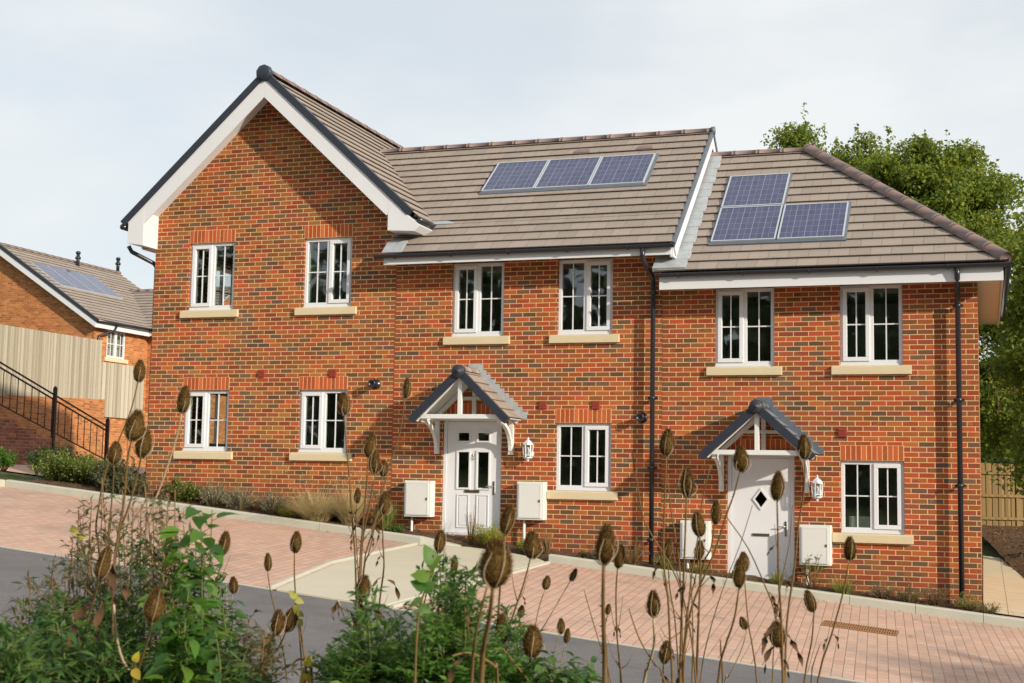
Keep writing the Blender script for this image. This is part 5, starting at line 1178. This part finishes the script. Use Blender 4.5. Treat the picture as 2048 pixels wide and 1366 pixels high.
TZ = [
 ('highest teasel left of the gable house, in front of the far brick house', (279, 743), 42, [(276, 764), (262, 820), (240, 875), (218, 925), (206, 965), (197, 1017), (192, 1061), (200, 1130), (205, 1366)], [(195, 1070, .13), (200, 1085, .10)]),
 ('teasel before the lower left window frame, leaning right on a pale stem', (368, 800), 50, [(364, 823), (353, 876), (328, 954), (304, 1017), (289, 1071), (265, 1134), (236, 1232), (226, 1366)], [(290, 1095, .12)]),
 ('teasel crossing the left wall corner, upper one of the pair', (270, 852), 58, [(263, 880), (255, 920), (248, 1002), (238, 1061), (228, 1129), (226, 1250), (224, 1366)], [(222, 1130, .14), (230, 1160, .10)]),
 ('teasel crossing the left wall corner, lower right one of the pair', (287, 886), 56, [(282, 914), (275, 949), (258, 1012), (240, 1061), (231, 1115), (228, 1154), (223, 1366)], []),
 ('small teasel in front of the railing end post', (230, 906), 42, [(228, 928), (226, 973), (220, 1040), (215, 1100), (210, 1366)], []),
 ('teasel leaning among the left weeds against the pale pink paving', (207, 1128), 62, [(199, 1156), (189, 1193), (175, 1241), (162, 1310), (158, 1366)], [(190, 1205, .14)]),
 ('teasel low in the green weeds, before the grey road at left', (309, 1211), 64, [(306, 1241), (294, 1285), (275, 1344), (268, 1380)], []),
 ('teasel left most of the row over the left parking bay', (449, 1087), 44, [(445, 1110), (436, 1152), (419, 1206), (402, 1251), (383, 1305), (368, 1356)], []),
 ('teasel with a yellow green shoot on its stem near the path corner', (592, 1085), 40, [(589, 1107), (589, 1155), (593, 1206), (600, 1254), (609, 1316), (611, 1366)], [(600, 1330, .12)]),
 ('small teasel on the left bay just left of the path corner', (536, 1125), 33, [(535, 1142), (541, 1183), (552, 1229), (560, 1270), (575, 1366)], []),
 ('small teasel with spiky bracts at the left road edge', (467, 1171), 31, [(466, 1189), (456, 1229), (436, 1274), (408, 1313), (377, 1347), (360, 1366)], []),
 ('dull teasel over the road, left one of two touching heads', (555, 1246), 48, [(548, 1270), (538, 1300), (525, 1366)], [(540, 1300, .08)]),
 ('dull teasel over the road, right one of two touching heads', (580, 1240), 46, [(572, 1264), (558, 1294), (541, 1319), (525, 1366)], []),
 ('withered teasel hanging below the two touching heads', (537, 1290), 44, [(530, 1312), (522, 1340), (515, 1366)], []),
 ('teasel in front of the second lower window frame', (688, 808), 42, [(688, 829), (693, 891), (700, 969), (706, 1061), (711, 1129), (716, 1366)], [(690, 1020, .08)]),
 ('teasel on a long leaning stem just left of the gabled porch', (813, 777), 38, [(810, 797), (800, 864), (782, 923), (761, 997), (743, 1070), (727, 1143), (720, 1366)], [(775, 985, .10), (768, 1010, .10)]),
 ('upper teasel of the overlapping trio left of the first meter box', (740, 891), 46, [(735, 937), (732, 987), (725, 1061), (719, 1152), (715, 1366)], []),
 ('middle teasel of the overlapping trio left of the first meter box', (749, 924), 44, [(750, 948), (738, 1015), (727, 1070), (722, 1143), (716, 1366)], [(745, 1050, .08)]),
 ('small dark teasel right of the overlapping trio', (767, 937), 30, [(765, 955), (760, 997), (748, 1061), (738, 1106), (727, 1152), (720, 1366)], []),
 ('small dark round teasel before the plumed grass', (715, 992), 28, [(713, 1007), (711, 1051), (714, 1106), (718, 1200), (719, 1366)], [(712, 1050, .08), (690, 1030, .07)]),
 ('teasel beside the green grass tuft, left of the first meter box', (770, 1008), 42, [(765, 1030), (766, 1088), (768, 1134), (761, 1189), (755, 1253), (750, 1366)], [(775, 1160, .10), (765, 1155, .07)]),
 ('teasel on a thick pale stem in front of the concrete path', (726, 1178), 50, [(719, 1203), (712, 1262), (702, 1366)], [(700, 1200, .15), (735, 1215, .12), (690, 1220, .10)]),
 ('teasel at the top of the concrete path by the door bed', (880, 1084), 42, [(875, 1107), (862, 1150), (850, 1200), (838, 1260), (830, 1366)], []),
 ('small teasel over the right edge of the concrete path', (909, 1129), 32, [(908, 1146), (892, 1182), (870, 1228), (860, 1260), (850, 1366)], []),
 ('largest teasel head, with wide curling bracts, before the path', (992, 1128), 88, [(986, 1174), (978, 1241), (967, 1295), (962, 1366)], []),
 ('teasel right above the largest head, at the second meter box', (1015, 1040), 54, [(1009, 1068), (1004, 1120), (1000, 1180), (995, 1250), (985, 1366)], []),
 ('teasel on a stem slanting left, at the right bay kerb end', (1064, 1091), 50, [(1061, 1116), (1048, 1166), (1029, 1222), (1018, 1257), (1005, 1292), (994, 1335), (985, 1366)], []),
 ('teasel just below the largest head over the road edge', (1004, 1260), 56, [(1001, 1288), (998, 1310), (990, 1366)], []),
 ('rusty brown teasel centred over the dark road', (1065, 1284), 60, [(1061, 1314), (1056, 1343), (1050, 1370)], []),
 ('teasel at the bottom edge among the ferny weeds', (892, 1334), 56, [(891, 1362), (888, 1400), (885, 1430)], []),
 ('small pale stemmed teasel low on the right bay, left of two', (1093, 1166), 26, [(1090, 1180), (1080, 1209), (1072, 1246), (1065, 1300), (1060, 1366)], []),
 ('small teasel on a long slanting pale stem over the right bay', (1147, 1150), 25, [(1141, 1161), (1115, 1206), (1090, 1249), (1074, 1271), (1050, 1320), (1030, 1366)], []),
 ('tiny pointed teasel at the road edge, left of a touching pair', (1122, 1253), 29, [(1120, 1268), (1109, 1300), (1098, 1343), (1094, 1366)], []),
 ('tiny rounder teasel at the road edge, right of a touching pair', (1134, 1272), 27, [(1131, 1287), (1124, 1316), (1117, 1354), (1112, 1380)], []),
 ('tiny dark thin teasel left of the small pale stemmed one', (1042, 1224), 24, [(1040, 1238), (1042, 1290), (1044, 1320), (1046, 1366)], []),
 ('tall teasel on a straight thick stem at the centre of the right bay', (1211, 1090), 74, [(1207, 1128), (1206, 1214), (1208, 1290), (1209, 1366)], []),
 ('teasel touching the right side of the tall straight one', (1239, 1114), 44, [(1235, 1137), (1232, 1188), (1234, 1268), (1239, 1321), (1242, 1366)], []),
 ('tiny round teasel beside the thick straight stem', (1216, 1219), 20, [(1215, 1230), (1210, 1257), (1213, 1297), (1217, 1366)], []),
 ('teasel against the wall right of the middle downpipe', (1334, 886), 50, [(1333, 912), (1329, 1012), (1327, 1120), (1336, 1196), (1340, 1279), (1345, 1366)], [(1325, 1120, .08)]),
 ('plump teasel left of the diamond window door frame', (1375, 965), 54, [(1373, 993), (1370, 1080), (1367, 1160), (1363, 1240), (1360, 1366)], []),
 ('teasel in front of the second porch tie beam', (1482, 919), 48, [(1480, 943), (1468, 988), (1452, 1032), (1436, 1084), (1416, 1136), (1396, 1180), (1380, 1228), (1368, 1300), (1362, 1366)], [(1415, 1150, .09)]),
 ('teasel with pale curled bracts, upper of a cluster by the door', (1432, 1026), 44, [(1429, 1049), (1422, 1096), (1408, 1124), (1400, 1180), (1392, 1366)], []),
 ('teasel in the cluster before the meter box, left middle', (1397, 1050), 46, [(1400, 1074), (1400, 1140), (1398, 1220), (1394, 1366)], []),
 ('narrow teasel lowest of the cluster before the meter box', (1399, 1101), 36, [(1397, 1120), (1390, 1160), (1380, 1196), (1372, 1240), (1366, 1366)], []),
 ('dark teasel at the foot of the middle downpipe', (1337, 1098), 36, [(1335, 1118), (1340, 1180), (1350, 1240), (1358, 1366)], [(1345, 1110, .09), (1330, 1115, .09), (1320, 1105, .07)]),
 ('teasel in front of the right half of the diamond window door', (1555, 973), 54, [(1554, 1001), (1556, 1077), (1557, 1152), (1562, 1228), (1566, 1366)], [(1560, 1240, .12), (1556, 1255, .10)]),
 ('teasel at the right eave of the second porch', (1608, 895), 46, [(1610, 918), (1608, 982), (1596, 1054), (1589, 1133), (1574, 1243), (1570, 1366)], [(1590, 1150, .07)]),
 ('teasel below the right sill on a stem slanting over the bay', (1700, 1098), 44, [(1698, 1122), (1685, 1190), (1662, 1273), (1636, 1360)], [(1665, 1270, .07), (1660, 1275, .06)]),
 ('teasel leaning left on the bay beside the day lily', (1620, 1203), 42, [(1628, 1225), (1623, 1285), (1608, 1366)], []),
 ('teasel near the foot of the diamond window door, front one', (1478, 1148), 54, [(1478, 1176), (1468, 1240), (1448, 1300), (1436, 1366)], []),
 ('teasel near the foot of the diamond window door, hidden one', (1488, 1124), 36, [(1488, 1144), (1496, 1240), (1506, 1300), (1514, 1366)], []),
 ('teasel on a thick pale stem over the bay, with wide bracts', (1307, 1208), 48, [(1307, 1236), (1308, 1291), (1296, 1335), (1288, 1366)], []),
 ('small round teasel on a forked stem over the right bay', (1487, 1247), 25, [(1494, 1263), (1480, 1307), (1456, 1355), (1450, 1366)], []),
 ('teasel at the bottom edge among shrivelled leaves', (1331, 1305), 42, [(1327, 1328), (1326, 1345), (1326, 1366)], [(1340, 1290, .08), (1370, 1320, .12), (1320, 1350, .10), (1355, 1340, .10)]),
 ('withered dark teasel wrapped in a dead leaf at the bay edge', (1555, 1270), 48, [(1560, 1295), (1565, 1330), (1568, 1366)], [(1562, 1265, .13), (1565, 1290, .12), (1558, 1315, .08)]),
 ('teasel in the lower left weeds beside a yellow leaf', (254, 1330), 52, [(252, 1356), (250, 1400), (248, 1430)], []),
]
PALE = {1, 21, 30, 31, 32, 33, 51, 52, 10}
for i, (lb, hd, h, path, lv) in enumerate(TZ):
    teasel(lb, hd, h, path, mat='stem_pale' if i in PALE else 'stem_brown', leaves=lv, var=i, r=.0042 if i in (35, 21, 51, 24) else None, wf=1.15 if i in (24, 35) else 1.0)
def bare(label, path, z, r=.0028, leaves=(), mat='stem_brown'):
    P_ = smooth(stalk_points(path, z, .2), 3); base = P_[-1]; T = empty('dead_stalk', base); tag(T, label, 'dead stalk', 'bare dead stalks')
    n = len(P_); m = MB(); m.tube([p-base for p in P_], [r*(.55+.7*i/n) for i in range(n)], 6); m.build('stem', mat, T)
    for i, (u, v, l_) in enumerate(leaves): dead_leaf(T, at(u, v, z)-base, l_, int(u+v)+i)
bare('bare thin stalk curving from beside the middle downpipe down to the right', [(1264, 905), (1275, 970), (1290, 1045), (1335, 1120), (1362, 1180), (1380, 1260), (1392, 1366)], 3.8)
bare('short bare stalk rising from the road edge left of the tangled stems', [(1258, 1218), (1270, 1255), (1285, 1290), (1310, 1330), (1330, 1366)], 3.6)
bare('bare stalk crossing the white diamond window door diagonally', [(1453, 1034), (1496, 1096), (1532, 1176), (1548, 1220), (1560, 1290), (1566, 1366)], 3.8, leaves=[(1535, 1185, .09), (1540, 1200, .08)])
bare('bare stalk end showing left of the second porch bracket', [(1421, 930), (1405, 1000), (1395, 1080), (1380, 1180), (1366, 1366)], 4.2)
bare('thin bare stalk upright beside the plump teasel stem', [(1335, 960), (1345, 1040), (1358, 1120), (1362, 1200), (1368, 1366)], 4.0)
bare('second stem rising beside the largest teasel head', [(974, 1174), (954, 1254), (948, 1300), (943, 1366)], 2.3, .0034)
bare('forked dry branch crossing below the largest teasel', [(905, 1312), (935, 1305), (968, 1318), (990, 1335), (995, 1366)], 2.8, .0035, [(938, 1312, .09)])
bare('dry diagonal branch from the road edge to the weeds', [(1006, 1298), (1030, 1328), (1060, 1366), (1070, 1390)], 3.0, .0033)
bare('broken stalk bent across the pale stem left of the path', [(676, 1200), (690, 1235), (705, 1250), (718, 1300), (715, 1366)], 3.3, .003, [(676, 1205, .07), (672, 1200, .06)], 'stem_pale')
bare('looping dead leaf stalk under the lower left weeds', [(228, 1210), (232, 1270), (245, 1320), (262, 1345), (270, 1366)], 3.0, .0045, [(228, 1205, .12)], 'stem_pale')
bare('bent dead stalk arching beside the yellow leaf near the path', [(585, 1350), (588, 1325), (605, 1318), (620, 1335), (624, 1366)], 3.2, .004, [(625, 1345, .08)])
bare('short upright dead stub over the road at the right', [(1441, 1280), (1442, 1310), (1446, 1366)], 3.6, .003)

# ---- foreground: green weeds
def weed(label, stems, z, kind, group, seed, name='weed', zr=.5):
    """stems: tip pixels; every stem grows from the bank"""
    NR.seed(seed); rr = random.Random(seed)
    u0 = sum(s_[0] for s_ in stems)/len(stems); b0 = at(u0, 1366, z); gz_ = terrain_h(b0.x, b0.y); base = Vector((b0.x, b0.y, gz_)); T = empty(name, base); tag(T, label, 'weed', group); m = MB(); LP, LD, LN, LL, LW = [], [], [], [], []
    YP = []
    for (u, v) in stems:
        zz = z+rr.uniform(-zr, zr)*.5; tip = at(u, v, zz)-base; foot = Vector((rr.uniform(-.08, .08), rr.uniform(-.08, .08), -.03)); low = at(u*.5+u0*.5+rr.uniform(-15, 15), 1400, zz)-base
        P_ = smooth([foot, low*.5+foot*.5+Vector((rr.uniform(-.02, .02), 0, 0)), low, low.lerp(tip, .5)+Vector((rr.uniform(-.02, .02), rr.uniform(-.02, .02), 0)), tip], 8); n = len(P_)
        m.tube(P_, [.0032*(1-.75*i/n)+.0006 for i in range(n)], 5)
        up_ = P_[n//2-2:]
        if kind in ('lance', 'twig'):
            for i in range(len(up_)-1):
                for k_ in range(3 if kind == 'lance' else 2):
                    t = rr.random(); p = up_[i].lerp(up_[i+1], t); a = rr.uniform(0, 6.28); d = Vector((math.cos(a), math.sin(a), rr.uniform(.1, .9)))
                    sl_ = rr.uniform(.03, .13)*(1.1-.8*i/len(up_)); e = p+d.normalized()*sl_; m.tube([p, p.lerp(e, .5)-Vector((0, 0, .006)), e], [.0011, .0009, .0005], 4)
                    for j in range(6 if kind == 'lance' else 3):
                        q = p.lerp(e, rr.uniform(.15, 1)); LP.append(q); dd = (d.normalized()+Vector(rnd(1, .55)[0])).normalized(); LD.append(dd); LN.append(Vector(rnd(1, .5)[0])+Vector((0, 0, 1))); l_ = rr.uniform(.014, .034); LL.append(l_); LW.append(l_*rr.uniform(.22, .34))
        elif kind == 'broad' or kind == 'heart':
            for i in range(len(up_)-1):
                for k_ in range(2):
                    p = up_[i].lerp(up_[i+1], rr.random()); a = rr.uniform(0, 6.28); d = Vector((math.cos(a), math.sin(a), rr.uniform(-.1, .6))).normalized(); pet = rr.uniform(.012, .04); e = p+d*pet; m.tube([p, e], [.001, .0008], 4)
                    big = 1 if kind == 'broad' else (1.6 if seed == 8 else 1.25); l_ = rr.uniform(.028, .055)*big*(1.15-.5*i/len(up_)); LP.append(e); LD.append(d+Vector((0, 0, rr.uniform(-.7, .1)))); LN.append(Vector(rnd(1, .35)[0])+Vector((0, 0, 1))); LL.append(l_); LW.append(l_*(.5 if kind == 'broad' else .66))
        else:                              # feathery leaves: a rachis with paired leaflets
            for i in range(len(up_)-1):
                for k_ in range(2):
                    p = up_[i].lerp(up_[i+1], rr.random()); a = rr.uniform(0, 6.28); d = Vector((math.cos(a), math.sin(a), rr.uniform(.15, 1.3))).normalized(); l_ = rr.uniform(.045, .095)*(1.15-.5*i/len(up_)); e = p+d*l_-Vector((0, 0, l_*.12)); m.tube([p, e], [.001, .0006], 4); side = d.cross(Vector((0, 0, 1))).normalized()
                    for j in range(6):
                        t = (j+1)/6; q = p.lerp(e, t); ll = .36*l_*(1-.5*abs(t-.5)*2)
                        for sg in (-1, 1): LP.append(q); LD.append(side*sg+d*.8+Vector(rnd(1, .3)[0])); LN.append(Vector((0, -.3, .8))+Vector(rnd(1, .5)[0])); LL.append(ll); LW.append(ll*.42)
    m.build('stems', 'stem_green' if kind != 'twig' else 'stem_brown', T)
    mat = {'lance': 'leaf_weed', 'twig': 'leaf_dull', 'broad': 'leaf_weed', 'heart': 'leaf_bright', 'feather': 'leaf_bright'}[kind]
    shp = {'lance': 'diamond', 'twig': 'diamond', 'broad': 'ovate', 'heart': 'heart', 'feather': 'diamond'}[kind]
    arr = lambda q: np.array([tuple(x) for x in q]); link('leaves', leaf_mesh('leaves', mat, arr(LP), arr(LD), arr(LN), np.array(LL), np.array(LW), shp, .12, .3), T); return T
GW = 'green weeds in the foreground'
rr = random.Random(12)
def around(pts, j=14): return [(u+rr.uniform(-j, j), v+rr.uniform(-j, j)) for u, v in pts]
TW = 'wiry brown weeds in the foreground'
weed('wiry weed with fine leaves topping out before the kerb, below the railing', around([(205, 985), (240, 990), (180, 1040), (165, 1020)]), 4.0, 'twig', TW, 1)
weed('wiry dense weed right of the tallest stems at the left', around([(300, 975), (265, 1000), (330, 1010), (350, 1040), (310, 1050)]), 3.9, 'twig', TW, 2)
weed('wiry brown weed over the left road edge', around([(120, 1110), (150, 1080), (95, 1150), (140, 1130)]), 3.8, 'twig', TW, 3)
weed('thin twiggy weed rising at the far left of the road', around([(60, 1165), (25, 1185), (85, 1200), (8, 1230)]), 3.7, 'twig', TW, 4)
weed('fine leaved weed between the two left teasel stems', around([(230, 1060), (260, 1090), (200, 1120), (290, 1110)]), 3.9, 'lance', GW, 5)
weed('fine leaved weed under the heart leaved climber', around([(345, 1100), (370, 1130), (400, 1090), (425, 1140)]), 3.7, 'lance', GW, 6)
weed('dull brown weed under the two touching teasel heads', around([(505, 1235), (525, 1255), (545, 1275), (490, 1270)]), 3.5, 'twig', TW, 7)
weed('large heart leaved climber over the left paving', around([(398, 1028), (372, 1045), (425, 1020), (365, 1075), (410, 1110)], 6), 3.4, 'heart', GW, 8)
weed('heart leaved weed standing over the left road', around([(345, 1155), (330, 1190), (385, 1180), (355, 1230)], 8), 3.3, 'heart', GW, 9)
weed('bright leaved weed right of the low teasel', around([(450, 1200), (470, 1240), (430, 1250), (495, 1290)], 8), 3.3, 'broad', GW, 10)
low = [('lush weed in the bottom left corner', [(10, 1240), (40, 1270), (-20, 1290), (70, 1300)]), ('lush weed just right of the bottom left corner', [(100, 1230), (130, 1260), (80, 1290), (150, 1300)]), ('dense green weed below the leaning left teasel', [(180, 1230), (210, 1270), (160, 1280), (240, 1300)]), ('dense green weed at the foot of the pale looping stalk', [(270, 1260), (300, 1290), (330, 1260), (250, 1310)]), ('leafy weed below the heart leaved weed', [(370, 1270), (400, 1250), (420, 1290), (350, 1310)]), ('leafy weed before the road, left of the dull teasels', [(450, 1300), (480, 1320), (430, 1330), (510, 1335)])]
for i, (lb, st_) in enumerate(low): weed(lb, around(st_+[(st_[0][0]+20, st_[0][1]+40), (st_[1][0]-25, st_[1][1]+50), (st_[2][0]+10, st_[2][1]+30)]), 3.0+.1*i, 'broad' if i % 2 else 'lance', GW, 20+i)
for i, (lb, st_) in enumerate([('taller leafy weed left of the low teasel over the road', [(225, 1180), (250, 1210), (275, 1190), (200, 1215)]), ('green weed mass left of the leaning teasel', [(120, 1190), (150, 1210), (95, 1215), (60, 1225)])]): weed(lb, around(st_), 3.5, 'lance', GW, 30+i)
ferny = [('ferny green weed at the left of the centre clump', [(670, 1285), (700, 1250), (720, 1270), (690, 1300)]), ('ferny green weed below the thick pale stem', [(745, 1230), (770, 1215), (725, 1250), (760, 1260)]), ('tallest ferny weed in the middle of the centre clump', [(800, 1190), (825, 1215), (790, 1220), (840, 1200)]), ('ferny weed with raised sprigs over the path edge', [(850, 1165), (880, 1150), (870, 1185), (905, 1190)]), ('ferny weed left of the largest teasel stems', [(925, 1165), (945, 1185), (910, 1215), (940, 1220)]), ('low ferny weed beneath the largest teasel', [(975, 1250), (1000, 1280), (955, 1270), (1020, 1310)]), ('bushy ferny weed at the bottom of the centre clump', [(820, 1260), (860, 1250), (790, 1270), (880, 1270)]), ('low ferny weed at the bottom left of the centre clump', [(720, 1310), (760, 1300), (690, 1330), (800, 1310)]), ('low ferny weed around the bottom edge teasel', [(880, 1300), (920, 1290), (850, 1310), (950, 1310)])]
for i, (lb, st_) in enumerate(ferny): weed(lb, [(a, b+34) for a, b in around(st_, 22)], 3.3-.08*(i % 3), 'feather', GW, 40+i)
for i, (lb, st_) in enumerate([('open weed sprigs rising left of the centre clump', [(735, 1190), (715, 1215)]), ('open weed sprigs rising over the road edge by the path', [(855, 1135), (885, 1120), (905, 1150)]), ('open weed sprigs just left of the largest teasel', [(935, 1140), (958, 1155), (915, 1165)]), ('thin weed sprigs right of the largest teasel stems', [(1010, 1215), (1035, 1250)])]): weed(lb, around(st_, 6), 3.3, 'lance', GW, 55+i)
weed('small dark leaved weed at the bottom right of the rusty teasel', around([(1105, 1310), (1150, 1335), (1085, 1335), (1175, 1325), (1130, 1345)], 6), 3.2, 'broad', GW, 60)
for i, (lb, st_) in enumerate([('tall wiry weed tangle left of the wall corner teasels', [(185, 1000), (200, 960), (170, 1045), (150, 1010), (215, 1020)]), ('tall wiry weed tangle under the house corner', [(290, 965), (320, 985), (275, 1020), (345, 1000), (300, 1040)]), ('dense wiry tangle right of the pale leaning stem', [(360, 985), (340, 1030), (390, 1060), (330, 1070), (310, 1090)]), ('wiry tangle around the leaning left teasel', [(150, 1100), (190, 1085), (170, 1150), (230, 1130), (110, 1170)]), ('dark wiry tangle over the road right of the left teasels', [(300, 1110), (340, 1130), (280, 1160), (380, 1150), (420, 1180)])]): weed(lb, around(st_, 10), 3.7, 'twig', TW, 70+i)
# single stems with a few big round leaves
def leafy_stalk(label, path, leaves, z, mat, seed):
    NR.seed(seed); P_ = smooth(stalk_points(path, z, .1), 3); base = P_[-1]; T = empty('sapling', base); tag(T, label, 'sapling'); n = len(P_); m = MB(); m.tube([p-base for p in P_], [.0016+.002*i/n for i in range(n)], 6)
    LP, LD, LL = [], [], []
    for (u, v, du, dv, l_) in leaves:
        p = at(u, v, z)-base; e = at(u+du, v+dv, z)-base; LP.append(tuple(p)); LD.append(tuple(e-p)); LL.append(l_*.72)
    m.build('stem', 'stem_brown', T); LL = np.array(LL); k_ = len(LL); N = np.tile(-np.array(Fw)+np.array([0, 0, .7]), (k_, 1))+rnd(k_, .3)
    link('leaves', leaf_mesh('leaves', mat, LP, LD, N, LL, LL*.8, 'heart', .10, .2), T)
leafy_stalk('sapling with round bright green leaves in front of the concrete path', [(868, 1110), (862, 1140), (850, 1180), (838, 1225), (832, 1300), (830, 1366)], [(864, 1125, -10, -28, .055), (860, 1135, 14, -18, .05), (856, 1155, -26, -6, .05), (850, 1175, -30, -14, .045), (848, 1180, 22, -16, .04), (842, 1200, -22, 10, .045), (840, 1215, 16, 6, .035)], 2.7, 'leaf_bright', 5)
leafy_stalk('slender sapling with small leaves at the right of the concrete path', [(908, 1140), (896, 1175), (885, 1200), (872, 1240), (866, 1366)], [(898, 1170, 16, -10, .03), (894, 1180, -16, -8, .03), (888, 1195, 18, 0, .03), (884, 1205, -16, 4, .028)], 3.2, 'leaf_bright', 6)
leafy_stalk('yellow green shoot twining up the teasel near the path corner', [(590, 1180), (592, 1215), (597, 1250), (605, 1366)], [(591, 1195, -12, -14, .04), (592, 1200, 12, 4, .035), (594, 1212, -6, 16, .035), (596, 1225, 16, 10, .03), (598, 1240, 14, 22, .03)], 3.9, 'leaf_mat', 7)
leafy_stalk('fading sprig with yellow leaves at the bottom near the path corner', [(612, 1322), (612, 1345), (610, 1366)], [(613, 1330, 10, -20, .035), (611, 1350, -10, 14, .04), (613, 1352, 10, 16, .04)], 3.2, 'leaf_yellow', 8)
leafy_stalk('sprig with two yellow leaves in the lower left weeds', [(270, 1318), (268, 1345), (266, 1366)], [(270, 1322, 6, -18, .03), (268, 1340, 10, 18, .035)], 2.9, 'leaf_yellow', 9)
leafy_stalk('thin twig with small yellowing leaves over the left bay', [(150, 1055), (160, 1080), (175, 1130), (185, 1250), (188, 1366)], [(151, 1058, -14, 4, .03), (158, 1076, 18, -6, .03), (148, 1064, 14, 2, .025), (170, 1110, -16, -4, .025)], 3.8, 'leaf_mat', 10)

tree('roadside_tree', 'small roadside tree beyond the right edge whose shade falls on the bay corner', 16.0, -10.2, -1.6, [(0, 0, 3.0, 1.7, 1.0), (.8, .4, 2.6, 1.2, .9)], 9000, .16, None, 15, 6)

for i, (x, y, r, h, mt, lb) in enumerate([(-5.9, -.50, .20, .20, 'leaf_mat', 'low yellow green filler plant between the lavender and the straw grass'), (-3.95, -.45, .16, .16, 'leaf_weed', 'small green plant at the foot of the first meter box pipe'), (-1.75, -.40, .20, .18, 'leaf_mat', 'low yellow green mat below the second meter box'), (1.55, -.44, .14, .16, 'leaf_weed', 'tiny green plant at the left jamb of the diamond window door'), (-.75, -.42, .22, .14, 'leaf_dull', 'flat dull creeping plant under the lower window of the middle house')]):
    shrub('bed_plant', lb, 'plant', x, y, r, h, 900, .035, mt, 'low filler plants in the beds', asp=.4, seed=120+i, twigs=8)
bare('thin dry stem crossing the tall straight teasel from the left', [(1168, 1180), (1185, 1240), (1200, 1290), (1222, 1366)], 3.9, .002)
bare('pair of thin dry stems left of the drain cover, taller one', [(1585, 1010), (1578, 1090), (1560, 1180), (1548, 1290), (1545, 1366)], 4.2, .002)
bare('short broken dry stem at the road edge under the drain cover', [(1640, 1290), (1628, 1325), (1622, 1366)], 3.8, .0022)
bare('thin dry stem leaning right behind the cluster by the door', [(1505, 1010), (1480, 1090), (1445, 1180), (1415, 1280), (1400, 1366)], 4.3, .002)
bare('thin dry stem upright among the cluster at the meter box', [(1378, 1120), (1384, 1200), (1386, 1290), (1384, 1366)], 3.9, .0024, [(1380, 1205, .07)])
bare('dry stem with a drooping leaf left of the largest teasel', [(930, 1215), (938, 1270), (944, 1320), (946, 1366)], 3.0, .0022, [(932, 1225, .06)])
